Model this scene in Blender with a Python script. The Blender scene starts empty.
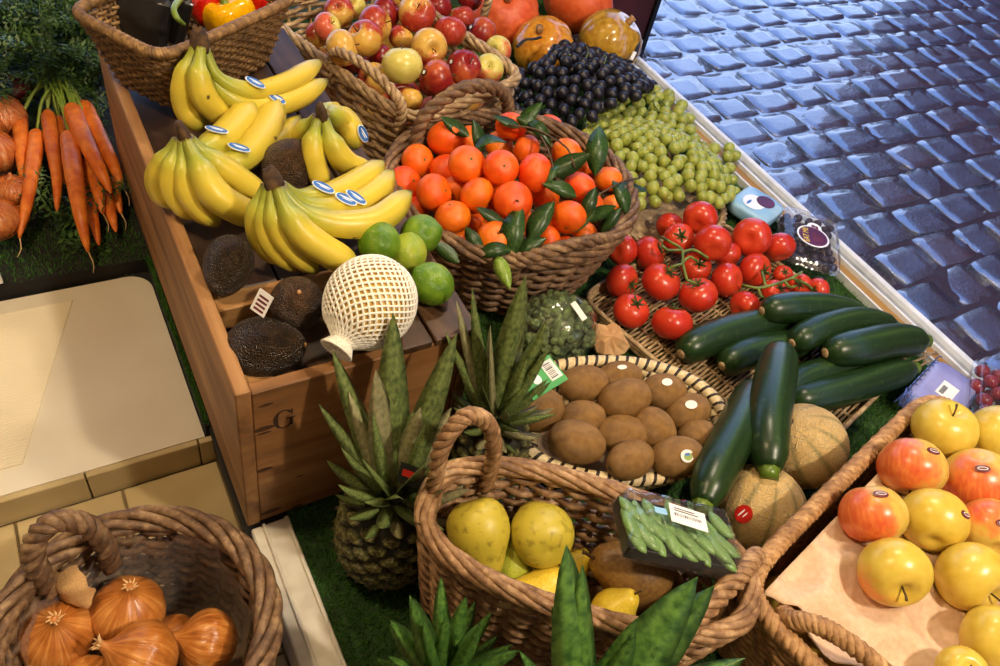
import bpy, math, random
import numpy as np
from mathutils import Vector, Matrix, Quaternion

random.seed(7); RNG = np.random.default_rng(7)
SC = bpy.context.scene
COL = SC.collection
PI = math.pi

# ------------------------------------------------------------------ camera
# world: x runs from the shop to the street, y runs along the stall, z = 0 is the turf of the stall
F = 778.0; CAMH = 0.92
_dn = np.array([-200., 719., 778.]); _dn /= np.linalg.norm(_dn)
_A = np.array([-692., -1037., 778.]); _A -= _A.dot(_dn)*_dn; _A /= np.linalg.norm(_A)
_B = np.cross(_dn, _A)
ROT = np.array([_B, _A, -_dn])
cam_d = bpy.data.cameras.new('camera'); cam = bpy.data.objects.new('camera', cam_d); COL.objects.link(cam)
cam_d.sensor_width = 36.0; cam_d.lens = F/1000*36.0; cam_d.clip_start = 0.02; cam_d.clip_end = 200
CR = Vector(ROT[:, 0]); CU = Vector(-ROT[:, 1]); CT = Vector(-ROT[:, 2])
cam.matrix_world = Matrix(((CR.x, CU.x, CT.x, 0), (CR.y, CU.y, CT.y, 0), (CR.z, CU.z, CT.z, CAMH), (0, 0, 0, 1)))
SC.camera = cam
def P(u, v, z=0.0):
    d = ROT @ np.array([(u-500)/F, (v-333)/F, 1.0]); t = (z-CAMH)/d[2]
    return Vector((d[0]*t, d[1]*t, z))
def PXM(p):            # metres per pixel at a point of the place
    return -(Vector(p)-Vector((0, 0, CAMH))).dot(CT)/F
def S(r, u, t=0.0):    # a direction given as right / up / towards the viewer
    return (CR*r+CU*u+CT*t).normalized()

# ------------------------------------------------------------------ world, lamps, exposure
W = bpy.data.worlds.new('sky'); SC.world = W; W.use_nodes = True
wn = W.node_tree; wn.nodes.clear()
o = wn.nodes.new('ShaderNodeOutputWorld'); bg = wn.nodes.new('ShaderNodeBackground')
tc = wn.nodes.new('ShaderNodeTexCoord'); sx = wn.nodes.new('ShaderNodeSeparateXYZ'); rp = wn.nodes.new('ShaderNodeValToRGB')
rp.color_ramp.elements[0].color = (0.46, 0.60, 0.92, 1); rp.color_ramp.elements[1].color = (0.17, 0.32, 0.82, 1)
rp.color_ramp.elements[0].position = 0.05; rp.color_ramp.elements[1].position = 0.85
wn.links.new(tc.outputs['Generated'], sx.inputs[0]); wn.links.new(sx.outputs[2], rp.inputs[0])
wn.links.new(rp.outputs[0], bg.inputs[0]); wn.links.new(bg.outputs[0], o.inputs[0]); bg.inputs[1].default_value = 3.0

def lamp(name, loc, energy, color, size, target=None, kind='POINT', spot=1.6):
    d = bpy.data.lights.new(name, kind); d.energy = energy; d.color = color; d.shadow_soft_size = size
    if kind == 'SPOT': d.spot_size = spot; d.spot_blend = 0.7
    ob = bpy.data.objects.new(name, d); COL.objects.link(ob); ob.location = loc
    if target is not None: ob.rotation_euler = (Vector(target)-Vector(loc)).to_track_quat('-Z', 'Y').to_euler()
    return ob
lamp('lamp_key', (0.80, -0.50, 1.62), 84, (1.0, 0.86, 0.68), 0.05)
lamp('lamp_back', (-0.25, 0.70, 1.62), 36, (1.0, 0.76, 0.46), 0.05)
lamp('lamp_side', (0.95, 1.00, 1.62), 38, (1.0, 0.85, 0.65), 0.05)
SC.view_settings.view_transform = 'Standard'; SC.view_settings.look = 'None'
SC.view_settings.exposure = -0.06; SC.view_settings.gamma = 1.0; SC.view_settings.use_curve_mapping = False

# ------------------------------------------------------------------ materials
def hx(h):
    h = h.lstrip('#'); c = [int(h[i:i+2], 16)/255 for i in (0, 2, 4)]
    return tuple((x/12.92 if x <= 0.04045 else ((x+0.055)/1.055)**2.4) for x in c)+(1.0,)
class NT:
    def __init__(s, name):
        s.m = bpy.data.materials.new(name); s.m.use_nodes = True; s.t = s.m.node_tree; s.t.nodes.clear()
        s.out = s.n('ShaderNodeOutputMaterial'); s.b = s.n('ShaderNodeBsdfPrincipled'); s.l(s.b.outputs[0], s.out.inputs[0])
    def n(s, k, **kw):
        q = s.t.nodes.new(k)
        for a, v in kw.items(): setattr(q, a, v)
        return q
    def l(s, a, b): s.t.links.new(a, b)
    def co(s, scale=(1, 1, 1), kind='Object'):
        c = s.n('ShaderNodeTexCoord'); m = s.n('ShaderNodeMapping'); m.inputs['Scale'].default_value = scale
        s.l(c.outputs[kind], m.inputs[0]); return m.outputs[0]
    def noise(s, scale, vec=None, detail=3, rough=.5, dist=0):
        q = s.n('ShaderNodeTexNoise'); q.inputs['Scale'].default_value = scale; q.inputs['Detail'].default_value = detail
        q.inputs['Roughness'].default_value = rough; q.inputs['Distortion'].default_value = dist
        if vec is not None: s.l(vec, q.inputs['Vector'])
        return q.outputs[0]
    def vor(s, scale, vec=None, feature='F1', out=0):
        q = s.n('ShaderNodeTexVoronoi', feature=feature); q.inputs['Scale'].default_value = scale
        if vec is not None: s.l(vec, q.inputs['Vector'])
        return q.outputs[out]
    def ramp(s, fac, stops):
        q = s.n('ShaderNodeValToRGB'); e = q.color_ramp.elements
        while len(e) < len(stops): e.new(0.5)
        for i, (p, c) in enumerate(stops): e[i].position = p; e[i].color = c if not isinstance(c, str) else hx(c)
        s.l(fac, q.inputs[0]); return q.outputs[0]
    def mix(s, fac, a, b, mode='MIX'):
        q = s.n('ShaderNodeMix', data_type='RGBA', blend_type=mode)
        for x, i in ((fac, 0), (a, 6), (b, 7)):
            if isinstance(x, (int, float)): q.inputs[i].default_value = x
            elif isinstance(x, str): q.inputs[i].default_value = hx(x)
            elif isinstance(x, tuple): q.inputs[i].default_value = x
            else: s.l(x, q.inputs[i])
        return q.outputs[2]
    def math(s, op, a, b=0.0):
        q = s.n('ShaderNodeMath', operation=op)
        for i, x in ((0, a), (1, b)):
            if isinstance(x, (int, float)): q.inputs[i].default_value = x
            else: s.l(x, q.inputs[i])
        return q.outputs[0]
    def attr(s, name): return s.n('ShaderNodeAttribute', attribute_name=name).outputs['Fac']
    def rnd(s): return s.n('ShaderNodeObjectInfo').outputs['Random']
    def sep(s, v):
        q = s.n('ShaderNodeSeparateXYZ'); s.l(v, q.inputs[0]); return q.outputs
    def col(s, c):
        if isinstance(c, (str, tuple)): s.b.inputs['Base Color'].default_value = hx(c) if isinstance(c, str) else c
        else: s.l(c, s.b.inputs['Base Color'])
    def rough(s, r):
        if isinstance(r, (int, float)): s.b.inputs['Roughness'].default_value = r
        else: s.l(r, s.b.inputs['Roughness'])
    def bump(s, h, strength=.3, dist=.002):
        q = s.n('ShaderNodeBump'); q.inputs['Strength'].default_value = strength; q.inputs['Distance'].default_value = dist
        s.l(h, q.inputs['Height']); s.l(q.outputs[0], s.b.inputs['Normal'])
    def set(s, **kw):
        for k, v in kw.items(): s.b.inputs[k.replace('_', ' ')].default_value = v
        return s
MAT = {}
def simple(name, c1, c2=None, scale=20, rough=.5, bump=0, bdist=.002, var=0.0, stretch=(1, 1, 1), coat=0, sss=0, spec=.5, detail=3, lo=.35, hi=.65, metal=0):
    n = NT(name); v = n.co(stretch)
    ns = n.noise(scale, v, detail)
    c = n.ramp(ns, [(lo, c1), (hi, c2 or c1)])
    if var:
        k = n.math('MULTIPLY', n.math('SUBTRACT', n.rnd(), .5), var); k = n.math('ADD', k, 1.0)
        h = n.n('ShaderNodeHueSaturation'); n.l(c, h.inputs['Color']); n.l(k, h.inputs['Value']); c = h.outputs[0]
    n.col(c); n.rough(rough)
    if bump: n.bump(ns, bump, bdist)
    n.set(Coat_Weight=coat, Subsurface_Weight=sss, Metallic=metal); n.b.inputs['Specular IOR Level'].default_value = spec
    if sss: n.b.inputs['Subsurface Scale'].default_value = .01
    MAT[name] = n.m
    return n
# wicker, wood
def wicker_mat(name, dark, mid, light, sx=1):
    n = NT(name); v = n.co((1, 1, 1))
    a = n.attr('t'); cb = n.n('ShaderNodeCombineXYZ'); n.l(n.math('MULTIPLY', a, 55.0), cb.inputs[0]); n.l(n.math('MULTIPLY', n.attr('a'), 2.0), cb.inputs[1]); n.l(n.math('MULTIPLY', n.rnd(), 40), cb.inputs[2])
    ns = n.noise(1.0, cb.outputs[0], 4, .6); n2 = n.noise(110, v, 4, .6)
    f = n.math('ADD', n.math('MULTIPLY', ns, .6), n.math('MULTIPLY', n2, .4))
    n.col(n.ramp(f, [(.34, dark), (.5, mid), (.66, light)])); n.rough(.6); n.bump(n2, .4, .001); MAT[name] = n.m
wicker_mat('wicker_brown', '#5e3d22', '#96704a', '#cba77a')
wicker_mat('wicker_dark', '#3f2b1b', '#73553a', '#a98a62')
wicker_mat('wicker_pale', '#74593c', '#a98c64', '#d2b98e')
wicker_mat('seagrass', '#3f2a16', '#7d5c34', '#b08a54')
wicker_mat('seagrass_light', '#6f4a28', '#a87c4c', '#d3aa74')
def striped():
    n = NT('striped_coil'); f = n.math('ADD', n.math('MULTIPLY', n.attr('t'), 62.0), n.attr('a'))
    fr = n.math('FRACT', f); dk = n.math('LESS_THAN', fr, .3)
    ns = n.noise(200, n.co()); c = n.ramp(ns, [(.3, '#cdb07a'), (.7, '#ecd9ab')])
    n.col(n.mix(dk, c, '#2a1a10')); n.rough(.55); n.bump(n.math('ABSOLUTE', n.math('SUBTRACT', fr, .5)), .4, .002); MAT['striped_coil'] = n.m
striped()
def wood(name, c1, c2, c3, axis=1, rough=.55, sc=14):
    n = NT(name); s = [sc, sc, sc]; s[axis] = sc*.07; v = n.co(tuple(s))
    g = n.noise(1.0, v, 6, .65, .6); big = n.noise(9, n.co(), 5, .6)
    f = n.math('ADD', n.math('MULTIPLY', g, .75), n.math('MULTIPLY', big, .3))
    n.col(n.ramp(f, [(.32, c1), (.52, c2), (.72, c3)])); n.rough(rough); n.bump(g, .25, .002); MAT[name] = n.m
wood('wood_side', '#5c3a1c', '#96693c', '#b98c5a', 1, .6, 26)
wood('wood_front', '#573719', '#8d6034', '#ad8050', 0, .6, 26)
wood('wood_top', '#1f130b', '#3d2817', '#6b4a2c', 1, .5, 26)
wood('wood_cleat', '#6a4522', '#a0733f', '#c79a62', 0, .6, 26)
wood('wood_rail', '#7a5727', '#a0783c', '#bb9350', 1, .4)
wood('wood_post', '#2a0e0b', '#42160f', '#571f16', 2, .4)
simple('stamp_ink', '#2b160b', '#3a2010', rough=.8)
simple('knot', '#2f1a0d', '#573317', 60, rough=.7)
simple('metal', '#c9ccd0', '#e2e4e6', 30, rough=.22, metal=1.0)
simple('rail_highlight', '#d4d9dc', '#e6eaec', 30, rough=.25)  # bright highlight lines of the metal lips, put into the colour as white
simple('white_strip', '#cfc6b4', '#e3dccb', 40, rough=.35, bump=.1)
simple('cream_slab', '#d9cdb4', '#e2d8c2', 6, rough=.45, bump=.04)
simple('cream_lit', '#ddd0b2', '#e4d9be', 6, rough=.4)  # paler slab colour that stands for its lit part
simple('tile', '#b09a6c', '#c8b384', 9, rough=.4, bump=.15, var=.12)
simple('grout', '#6b5a3c', '#7d6a48', 50, rough=.9)
simple('lilac_grey', '#8f9498', '#a4a9ad', 20, rough=.3)
simple('black', '#0b0b0c', '#141416', 20, rough=.4)
simple('rubber', '#14110e', '#1e1a15', 20, rough=.8)
simple('paper', '#e8e6e0', '#f2f0ea', 30, rough=.6)
simple('canvas', '#7d7263', '#8a7f70', 10, rough=.9)
simple('plaster', '#8f8272', '#a09180', 6, rough=.9)
simple('brick_far', '#4d2018', '#6b3325', 3, rough=.8)
simple('cardboard', '#b98a58', '#cda473', 25, rough=.8, bump=.2)
def fruit_tray():
    n = NT('pulp'); a = n.noise(140, n.co(), 4); n.col(n.ramp(a, [(.3, '#d2b08c'), (.7, '#e0c2a2')])); n.rough(.85); n.bump(a, .25, .002); MAT['pulp'] = n.m
fruit_tray()
def turf():
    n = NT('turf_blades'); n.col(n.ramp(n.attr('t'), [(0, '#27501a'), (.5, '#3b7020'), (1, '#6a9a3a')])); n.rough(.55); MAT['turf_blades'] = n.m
turf(); simple('turf_base', '#1c330e', '#274614', 80, rough=.9, bump=.3)
simple('earth', '#1c1c1e', '#2b2b2e', 8, rough=.35, bump=.4)
def stone():
    n = NT('wet_stone'); v = n.co(); r = n.rnd()
    a = n.noise(7, v, 5, .6); b = n.noise(30, v, 4, .6)
    base = n.ramp(r, [(0, '#2c3138'), (.35, '#454b55'), (.7, '#33343a'), (.9, '#54403a'), (1, '#4a302a')])
    c = n.mix(n.ramp(a, [(.4, (0, 0, 0, 1)), (.7, (1, 1, 1, 1))]), base, '#4a525e')
    n.col(c); n.rough(n.ramp(b, [(.35, (.14,)*3+(1,)), (.7, (.32,)*3+(1,))]))
    n.bump(n.math('ADD', n.math('MULTIPLY', a, 1.2), n.math('MULTIPLY', b, .3)), .30, .02)
    n.b.inputs['Specular IOR Level'].default_value = 1.0; n.set(IOR=1.9, Coat_Weight=1.0, Coat_Roughness=.12, Coat_IOR=1.9); MAT['wet_stone'] = n.m
stone()
def wetjoint():
    n = NT('wet_joint'); a = n.noise(25, n.co(), 5); n.col(n.ramp(a, [(.3, '#23262b'), (.7, '#3c4047')])); n.rough(.2); n.bump(a, .35, .015)
    n.b.inputs['Specular IOR Level'].default_value = 1.0; n.set(IOR=1.9, Coat_Weight=1.0, Coat_Roughness=.12, Coat_IOR=1.8); MAT['wet_joint'] = n.m
wetjoint()
# produce
def orange():
    n = NT('tangerine_skin'); v = n.co(); a = n.noise(1.2, v); c = n.ramp(a, [(.35, '#e55a08'), (.65, '#f07412')])
    h = n.n('ShaderNodeHueSaturation'); n.l(c, h.inputs['Color']); n.l(n.math('ADD', n.math('MULTIPLY', n.rnd(), .025), .487), h.inputs['Hue'])
    n.col(h.outputs[0]); n.rough(.40); n.bump(n.vor(28, v), .12, .03); n.set(Subsurface_Weight=.1); n.b.inputs['Subsurface Scale'].default_value = .01; MAT['tangerine_skin'] = n.m
orange()
def tomato():
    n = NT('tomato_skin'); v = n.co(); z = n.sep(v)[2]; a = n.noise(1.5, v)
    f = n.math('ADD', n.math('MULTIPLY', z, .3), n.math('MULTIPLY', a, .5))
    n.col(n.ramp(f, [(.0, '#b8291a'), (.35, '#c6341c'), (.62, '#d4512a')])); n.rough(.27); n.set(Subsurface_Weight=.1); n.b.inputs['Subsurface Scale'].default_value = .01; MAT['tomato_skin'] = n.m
tomato()
def apple(name, base, base2, blush, blush2, amount, streak):
    n = NT(name); v = n.co(); xyz = n.sep(v)
    a = n.noise(1.3, v, 2); off = n.rnd()
    side = n.math('ADD', n.math('MULTIPLY', xyz[0], .45), n.math('MULTIPLY', a, .9))
    st = n.noise(1, n.co((9, 9, 1.0)), 4, .6)
    f = n.math('ADD', n.math('ADD', side, n.math('MULTIPLY', n.math('SUBTRACT', st, .5), streak)), n.math('ADD', amount, n.math('MULTIPLY', n.math('SUBTRACT', off, .5), .5)))
    yb = n.ramp(n.noise(2.5, v), [(.3, base), (.7, base2)]); rb = n.ramp(st, [(.3, blush), (.7, blush2)])
    c = n.mix(n.ramp(f, [(.42, (0, 0, 0, 1)), (.72, (1, 1, 1, 1))]), yb, rb)
    dots = n.ramp(n.vor(26, v), [(.0, (1, 1, 1, 1)), (.09, (0, 0, 0, 1))]); c = n.mix(n.math('MULTIPLY', dots, .35), c, '#e8cf8a')
    n.col(c); n.rough(.3); n.set(Subsurface_Weight=.05); n.b.inputs['Subsurface Scale'].default_value = .01; MAT[name] = n.m
apple('apple_gold', '#cfae38', '#dfc352', '#dc7a30', '#e89a45', -.42, .3)
apple('apple_blush', '#d2ae48', '#dfc062', '#d24e2a', '#e68440', -.17, .5)
apple('apple_red', '#cf9a3c', '#dcb65a', '#96221a', '#bf4a30', .06, .8)
apple('apple_crimson', '#b04a2a', '#c06030', '#6e1012', '#9c2420', .50, .6)
apple('apple_pale', '#cfc25a', '#dccf72', '#cc5038', '#d87050', -.12, .4)
def banana():
    n = NT('banana_skin'); t = n.attr('t'); v = n.co(); k = n.noise(45, v, 2); g = n.noise(9, v)
    c = n.ramp(t, [(.0, '#4a3a18'), (.03, '#76862a'), (.20, '#98a234'), (.40, '#d4bd3c'), (.80, '#e0c644'), (.94, '#a8a238'), (.985, '#2a1c0c')])
    c = n.mix(n.math('MULTIPLY', g, .35), c, '#c2ad36')
    sp = n.ramp(k, [(.74, (0, 0, 0, 1)), (.78, (1, 1, 1, 1))]); c = n.mix(sp, c, '#3b230c')
    n.col(c); n.rough(.38); n.set(Subsurface_Weight=.05); n.b.inputs['Subsurface Scale'].default_value = .008; MAT['banana_skin'] = n.m
banana()
simple('banana_crown', '#2a190d', '#5a4020', 90, rough=.85, bump=.6)
def bumpy(name, c1, c2, vs, rough, bs, bd, ns=4, var=.2):
    n = NT(name); v = n.co(); a = n.noise(ns, v, 4); w = n.vor(vs, v); n.col(n.mix(n.math('MULTIPLY', w, .5), n.ramp(a, [(.35, c1), (.65, c2)]), c1)); n.rough(rough); n.bump(n.math('ADD', w, n.noise(vs*.6, v, 3)), bs, bd); MAT[name] = n.m
bumpy('avocado_skin', '#241a0f', '#453320', 16, .36, .6, .05)
bumpy('avocado_brown', '#3c2917', '#63462a', 18, .42, .6, .05)
bumpy('lime_skin', '#4f7a12', '#86a52a', 30, .3, .25, .03, 1.2)
bumpy('lime_yellow', '#8aa32a', '#b7bd45', 30, .3, .25, .03, 1.2)
def kiwi():
    n = NT('kiwi_skin'); v = n.co(); a = n.noise(2.5, v, 3); b = n.noise(60, n.co((1, 1, .25)), 3, .7)
    n.col(n.mix(n.math('MULTIPLY', b, .5), n.ramp(a, [(.35, '#8a6430'), (.65, '#a97f44')]), '#6e4c22')); n.rough(.5); n.bump(b, .4, .03); MAT['kiwi_skin'] = n.m
kiwi()
def zuc():
    n = NT('zucchini_skin'); v = n.co(); a = n.noise(120, v, 3, .6); t = n.attr('a'); st = n.noise(1, n.co((40, 40, 40)), 2)
    sp = n.ramp(a, [(.60, (0, 0, 0, 1)), (.72, (1, 1, 1, 1))])
    al = n.attr('t'); cb = n.n('ShaderNodeCombineXYZ'); n.l(n.math('MULTIPLY', t, 11), cb.inputs[0]); n.l(n.math('MULTIPLY', al, 2.0), cb.inputs[1])
    ln = n.noise(1.0, cb.outputs[0], 3)
    c = n.ramp(ln, [(.35, '#14280f'), (.55, '#1f3818'), (.75, '#385224')])
    n.col(n.mix(n.math('MULTIPLY', sp, .35), c, '#5c7440')); n.rough(.33); n.b.inputs['Specular IOR Level'].default_value = .45; MAT['zucchini_skin'] = n.m
zuc()
def melon():
    n = NT('melon_rind'); v = n.co(); w = n.vor(10, n.co((1, 1, 1.6)), 'DISTANCE_TO_EDGE'); w2 = n.noise(14, v, 4, .6)
    base = n.ramp(n.noise(2, v), [(.3, '#bf9a58'), (.7, '#d8b878')])
    net = n.ramp(w, [(.0, (1, 1, 1, 1)), (.10, (0, 0, 0, 1))]); c = n.mix(n.math('MULTIPLY', net, .7), base, '#ecd8a8')
    gr = n.attr('rib'); c = n.mix(gr, c, '#6f7240'); n.col(n.mix(n.math('MULTIPLY', w2, .3), c, '#a67c3c')); n.rough(.6); n.bump(net, .5, .02); MAT['melon_rind'] = n.m
melon()
def onion(name, c1, c2, c3):
    n = NT(name); v = n.co(); xyz = n.sep(v); th = n.math('ARCTAN2', xyz[1], xyz[0]); cb = n.n('ShaderNodeCombineXYZ')
    n.l(n.math('MULTIPLY', th, 7.0), cb.inputs[0]); n.l(n.math('MULTIPLY', xyz[2], 1.0), cb.inputs[1]); n.l(n.math('MULTIPLY', n.rnd(), 30), cb.inputs[2])
    s = n.noise(1, cb.outputs[0], 4, .6); a = n.noise(2, v)
    n.col(n.ramp(n.math('ADD', n.math('MULTIPLY', s, .6), n.math('MULTIPLY', a, .4)), [(.35, c1), (.5, c2), (.66, c3)])); n.rough(.28); n.bump(s, .15, .03); MAT[name] = n.m
onion('onion_skin', '#8e4c1c', '#b8702e', '#d29450'); onion('onion_net_skin', '#a8582c', '#c9773e', '#dda070'); onion('red_onion_skin', '#3c0d16', '#5c1824', '#7d2f3c')
simple('onion_paper', '#c9935a', '#e2bd86', 30, rough=.3, bump=.3)
simple('carrot_skin', '#d4641a', '#ee8a30', 60, rough=.42, bump=.3, stretch=(1, 1, 1), var=.15)
simple('root_hair', '#c9a06a', '#d8b88a', rough=.7)
simple('stalk_green', '#6f8a2c', '#9bb048', 30, rough=.4)
simple('frond', '#24421a', '#4f7230', 60, rough=.45, var=.2)
simple('leaf_citrus', '#1b3514', '#3c5a26', 25, rough=.36, var=.5)
simple('leaf_light', '#6d8f30', '#93ab48', 25, rough=.35)
simple('stem_wood', '#3f2c18', '#5a4224', 60, rough=.7)
simple('calyx', '#2d3f12', '#4f6420', 60, rough=.6)
simple('vine', '#47591c', '#7a8a3a', 60, rough=.5)
simple('pear_skin', '#8c7c28', '#c0ae38', 4, rough=.42, bump=.05, lo=.26, hi=.46, detail=9)
simple('pear_green', '#9aa42a', '#bcc048', 18, rough=.38)
simple('pear_brown', '#74502a', '#8e6a30', 10, rough=.5)
simple('pear_yellow', '#d8b626', '#e8cc4a', 14, rough=.38)
simple('pepper_yellow', '#e8a200', '#f4b90a', 10, rough=.15, coat=.5)
simple('pepper_red', '#b01208', '#cc1c10', 10, rough=.15, coat=.5)
simple('pepper_green', '#4f6a1c', '#7d9238', 30, rough=.3)
simple('pumpkin_red', '#d4501e', '#e26a34', 6, rough=.45, bump=.1)
simple('pumpkin_yellow', '#c87a18', '#dd9a34', 6, rough=.2, bump=.1, coat=.6)
simple('pumpkin_olive', '#a8791c', '#c79a34', 6, rough=.2, bump=.1, coat=.6)
def grape(name, c1, c2, sss, rough):
    n = NT(name); v = n.co(); n.col(n.mix(n.rnd(), n.ramp(n.noise(1.5, v), [(.3, c1), (.7, c2)]), c2)); n.rough(rough); n.set(Subsurface_Weight=sss); n.b.inputs['Subsurface Scale'].default_value = .006; MAT[name] = n.m
grape('grape_green', '#7c872c', '#a3ab4c', .25, .3); grape('grape_black', '#0c0b10', '#1d1a22', 0, .38)
grape('berry', '#120c1c', '#2a2036', 0, .5); grape('plum', '#5c0f18', '#8a1f2a', .05, .2)
simple('pine_leaf', '#46572c', '#7c8a4c', 30, rough=.42, var=.35, bump=.05)
simple('pine_leaf_dry', '#7a7850', '#a09a70', 25, rough=.55, var=.3)
simple('pine_leaf_fresh', '#2c5020', '#5d8436', 20, rough=.35, var=.25)
def pine():
    n = NT('pine_eye'); v = n.co(); xyz = n.sep(v); r2 = n.math('SQRT', n.math('ADD', n.math('MULTIPLY', xyz[0], xyz[0]), n.math('MULTIPLY', xyz[1], xyz[1])))
    a = n.noise(3, v, 3); f = n.math('ADD', r2, n.math('MULTIPLY', n.math('SUBTRACT', a, .5), .5))
    c = n.ramp(f, [(.05, '#3c2e1a'), (.22, '#46481f'), (.48, '#8a864a'), (.66, '#4a4c24'), (.9, '#0f110a')])
    n.col(n.mix(n.math('MULTIPLY', n.rnd(), .2), c, '#8a7436')); n.rough(.45); n.bump(a, .4, .05); MAT['pine_eye'] = n.m
pine(); simple('pine_body', '#12140a', '#20220f', 60, rough=.7)
simple('foam_white', '#efe9d4', '#f8f4e6', 60, rough=.6)
simple('papaya_skin', '#c79a3c', '#dcb658', 10, rough=.4)
simple('broccoli', '#3a4a26', '#6c7e48', 90, rough=.7, bump=.8, bdist=.01)
simple('pod', '#527a3a', '#8fb068', 20, rough=.35, var=.25)
simple('blue_net', '#4a66b8', '#7088d0', 30, rough=.5)
simple('blue_pack', '#7fb3d8', '#a8d0ea', 14, rough=.35)
simple('lilac_film', '#8f92c8', '#a4a6d6', 14, rough=.25)
simple('green_card', '#2f9a44', '#3aa850', 20, rough=.4)
simple('red_ink', '#c01c14', '#d02a1c', rough=.4); simple('blue_ink', '#2a5ea8', '#3b74bd', rough=.35); simple('white_ink', '#e9eef2', '#f2f5f7', rough=.35)
simple('purple_ink', '#4a1238', '#5a1a46', rough=.4); simple('yellow_ink', '#e8c832', '#f0d850', rough=.4); simple('black_ink', '#121212', '#1c1c1c', rough=.5); simple('maroon_ink', '#5c1c28', '#76303a', rough=.4)
def film(name, tint, gloss, rough=.08, milk=0.0):
    n = NT(name); n.t.nodes.remove(n.b); tr = n.n('ShaderNodeBsdfTransparent'); gl = n.n('ShaderNodeBsdfGlossy'); df = n.n('ShaderNodeBsdfDiffuse')
    tr.inputs[0].default_value = tint; gl.inputs['Roughness'].default_value = rough; df.inputs[0].default_value = (.8, .78, .74, 1)
    lw = n.n('ShaderNodeLayerWeight'); lw.inputs[0].default_value = .5; fq = n.math('POWER', lw.outputs['Facing'], 3.0)
    bp = n.n('ShaderNodeBump'); bp.inputs['Strength'].default_value = .5; bp.inputs['Distance'].default_value = .004
    n.l(n.noise(38, n.co(), 3), bp.inputs['Height']); n.l(bp.outputs[0], gl.inputs['Normal']); n.l(bp.outputs[0], lw.inputs['Normal'])
    m0 = n.n('ShaderNodeMixShader'); m0.inputs[0].default_value = milk; n.l(tr.outputs[0], m0.inputs[1]); n.l(df.outputs[0], m0.inputs[2])
    m1 = n.n('ShaderNodeMixShader'); n.l(n.math('ADD', n.math('MULTIPLY', fq, gloss), .05), m1.inputs[0]); n.l(m0.outputs[0], m1.inputs[1]); n.l(gl.outputs[0], m1.inputs[2])
    n.l(m1.outputs[0], n.out.inputs[0]); MAT[name] = n.m
film('clear_film', (.97, .98, .98, 1), .45, .14); film('milky_film', (.97, .96, .95, 1), 1.0, .22, .13); film('clear_plastic', (.95, .96, .97, 1), .6, .06, .02)

# ------------------------------------------------------------------ mesh helpers
class MB:
    def __init__(s): s.v = []; s.f = []; s.t = []; s.a = []; s.r = []
    def add(s, v, f, t=None, a=None, r=None):
        k = len(s.v); s.v.extend([tuple(p) for p in v]); s.f.extend([tuple(i+k for i in q) for q in f])
        m = len(v); s.t.extend(t if t is not None else [0.0]*m); s.a.extend(a if a is not None else [0.0]*m); s.r.extend(r if r is not None else [0.0]*m)
        return s
    def mesh(s, name, mat, smooth=True, org=None):
        me = bpy.data.meshes.new(name); v = s.v
        if org is not None: v = [(p[0]-org[0], p[1]-org[1], p[2]-org[2]) for p in v]
        me.from_pydata(v, [], s.f); me.materials.append(MAT[mat])
        for nm, d in (('t', s.t), ('a', s.a), ('rib', s.r)):
            if any(d): at = me.attributes.new(nm, 'FLOAT', 'POINT'); at.data.foreach_set('value', d)
        if smooth: me.polygons.foreach_set('use_smooth', [True]*len(me.polygons))
        me.update(); return me
    def build(s, name, mat, parent=None, smooth=True, world=False):
        org = None
        if world and parent is not None: org = wloc(parent)
        return ob(name, s.mesh(name, mat, smooth, org), parent)
def wloc(o):
    p = Vector(o.location)
    while o.parent: o = o.parent; p = p+Vector(o.location)
    return p
def ob(name, me, parent=None, loc=None, rot=None, scale=None):
    o = bpy.data.objects.new(name, me); COL.objects.link(o)
    if parent is not None: o.parent = parent
    if loc is not None: o.location = loc
    if rot is not None: o.rotation_mode = 'QUATERNION'; o.rotation_quaternion = rot
    if scale is not None: o.scale = scale if hasattr(scale, '__len__') else (scale,)*3
    return o
def tag(o, label=None, cat=None, group=None, kind=None):
    if label: o['label'] = label
    if cat: o['category'] = cat
    if group: o['group'] = group
    if kind: o['kind'] = kind
    return o
def thing(name, label, cat, loc=(0, 0, 0), group=None):
    return tag(ob(name, None, None, loc), label, cat, group)
def orient(axis, spin=0.0):
    q = Vector((0, 0, 1)).rotation_difference(Vector(axis).normalized())
    return q @ Quaternion((0, 0, 1), spin)
def boxv(x0, x1, y0, y1, z0, z1, b=0.0):
    if b <= 0:
        v = [(x, y, z) for z in (z0, z1) for x, y in ((x0, y0), (x1, y0), (x1, y1), (x0, y1))]
        return v, [(3, 2, 1, 0), (4, 5, 6, 7), (0, 1, 5, 4), (1, 2, 6, 5), (2, 3, 7, 6), (3, 0, 4, 7)]
    v = []
    for z, i in ((z0, b), (z0+b, 0), (z1-b, 0), (z1, b)):
        for x, y in ((x0+b, y0+i), (x1-b, y0+i), (x1-i, y0+b), (x1-i, y1-b), (x1-b, y1-i), (x0+b, y1-i), (x0+i, y1-b), (x0+i, y0+b)): v.append((x, y, z))
    f = [tuple(range(7, -1, -1)), tuple(range(24, 32))]
    for k in range(3):
        for j in range(8): f.append((k*8+j, k*8+(j+1) % 8, (k+1)*8+(j+1) % 8, (k+1)*8+j))
    return v, f
def box(name, x0, x1, y0, y1, z0, z1, mat, parent=None, b=0.0, world=True):
    return MB().add(*boxv(x0, x1, y0, y1, z0, z1, b)).build(name, mat, parent, False, world)
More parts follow.
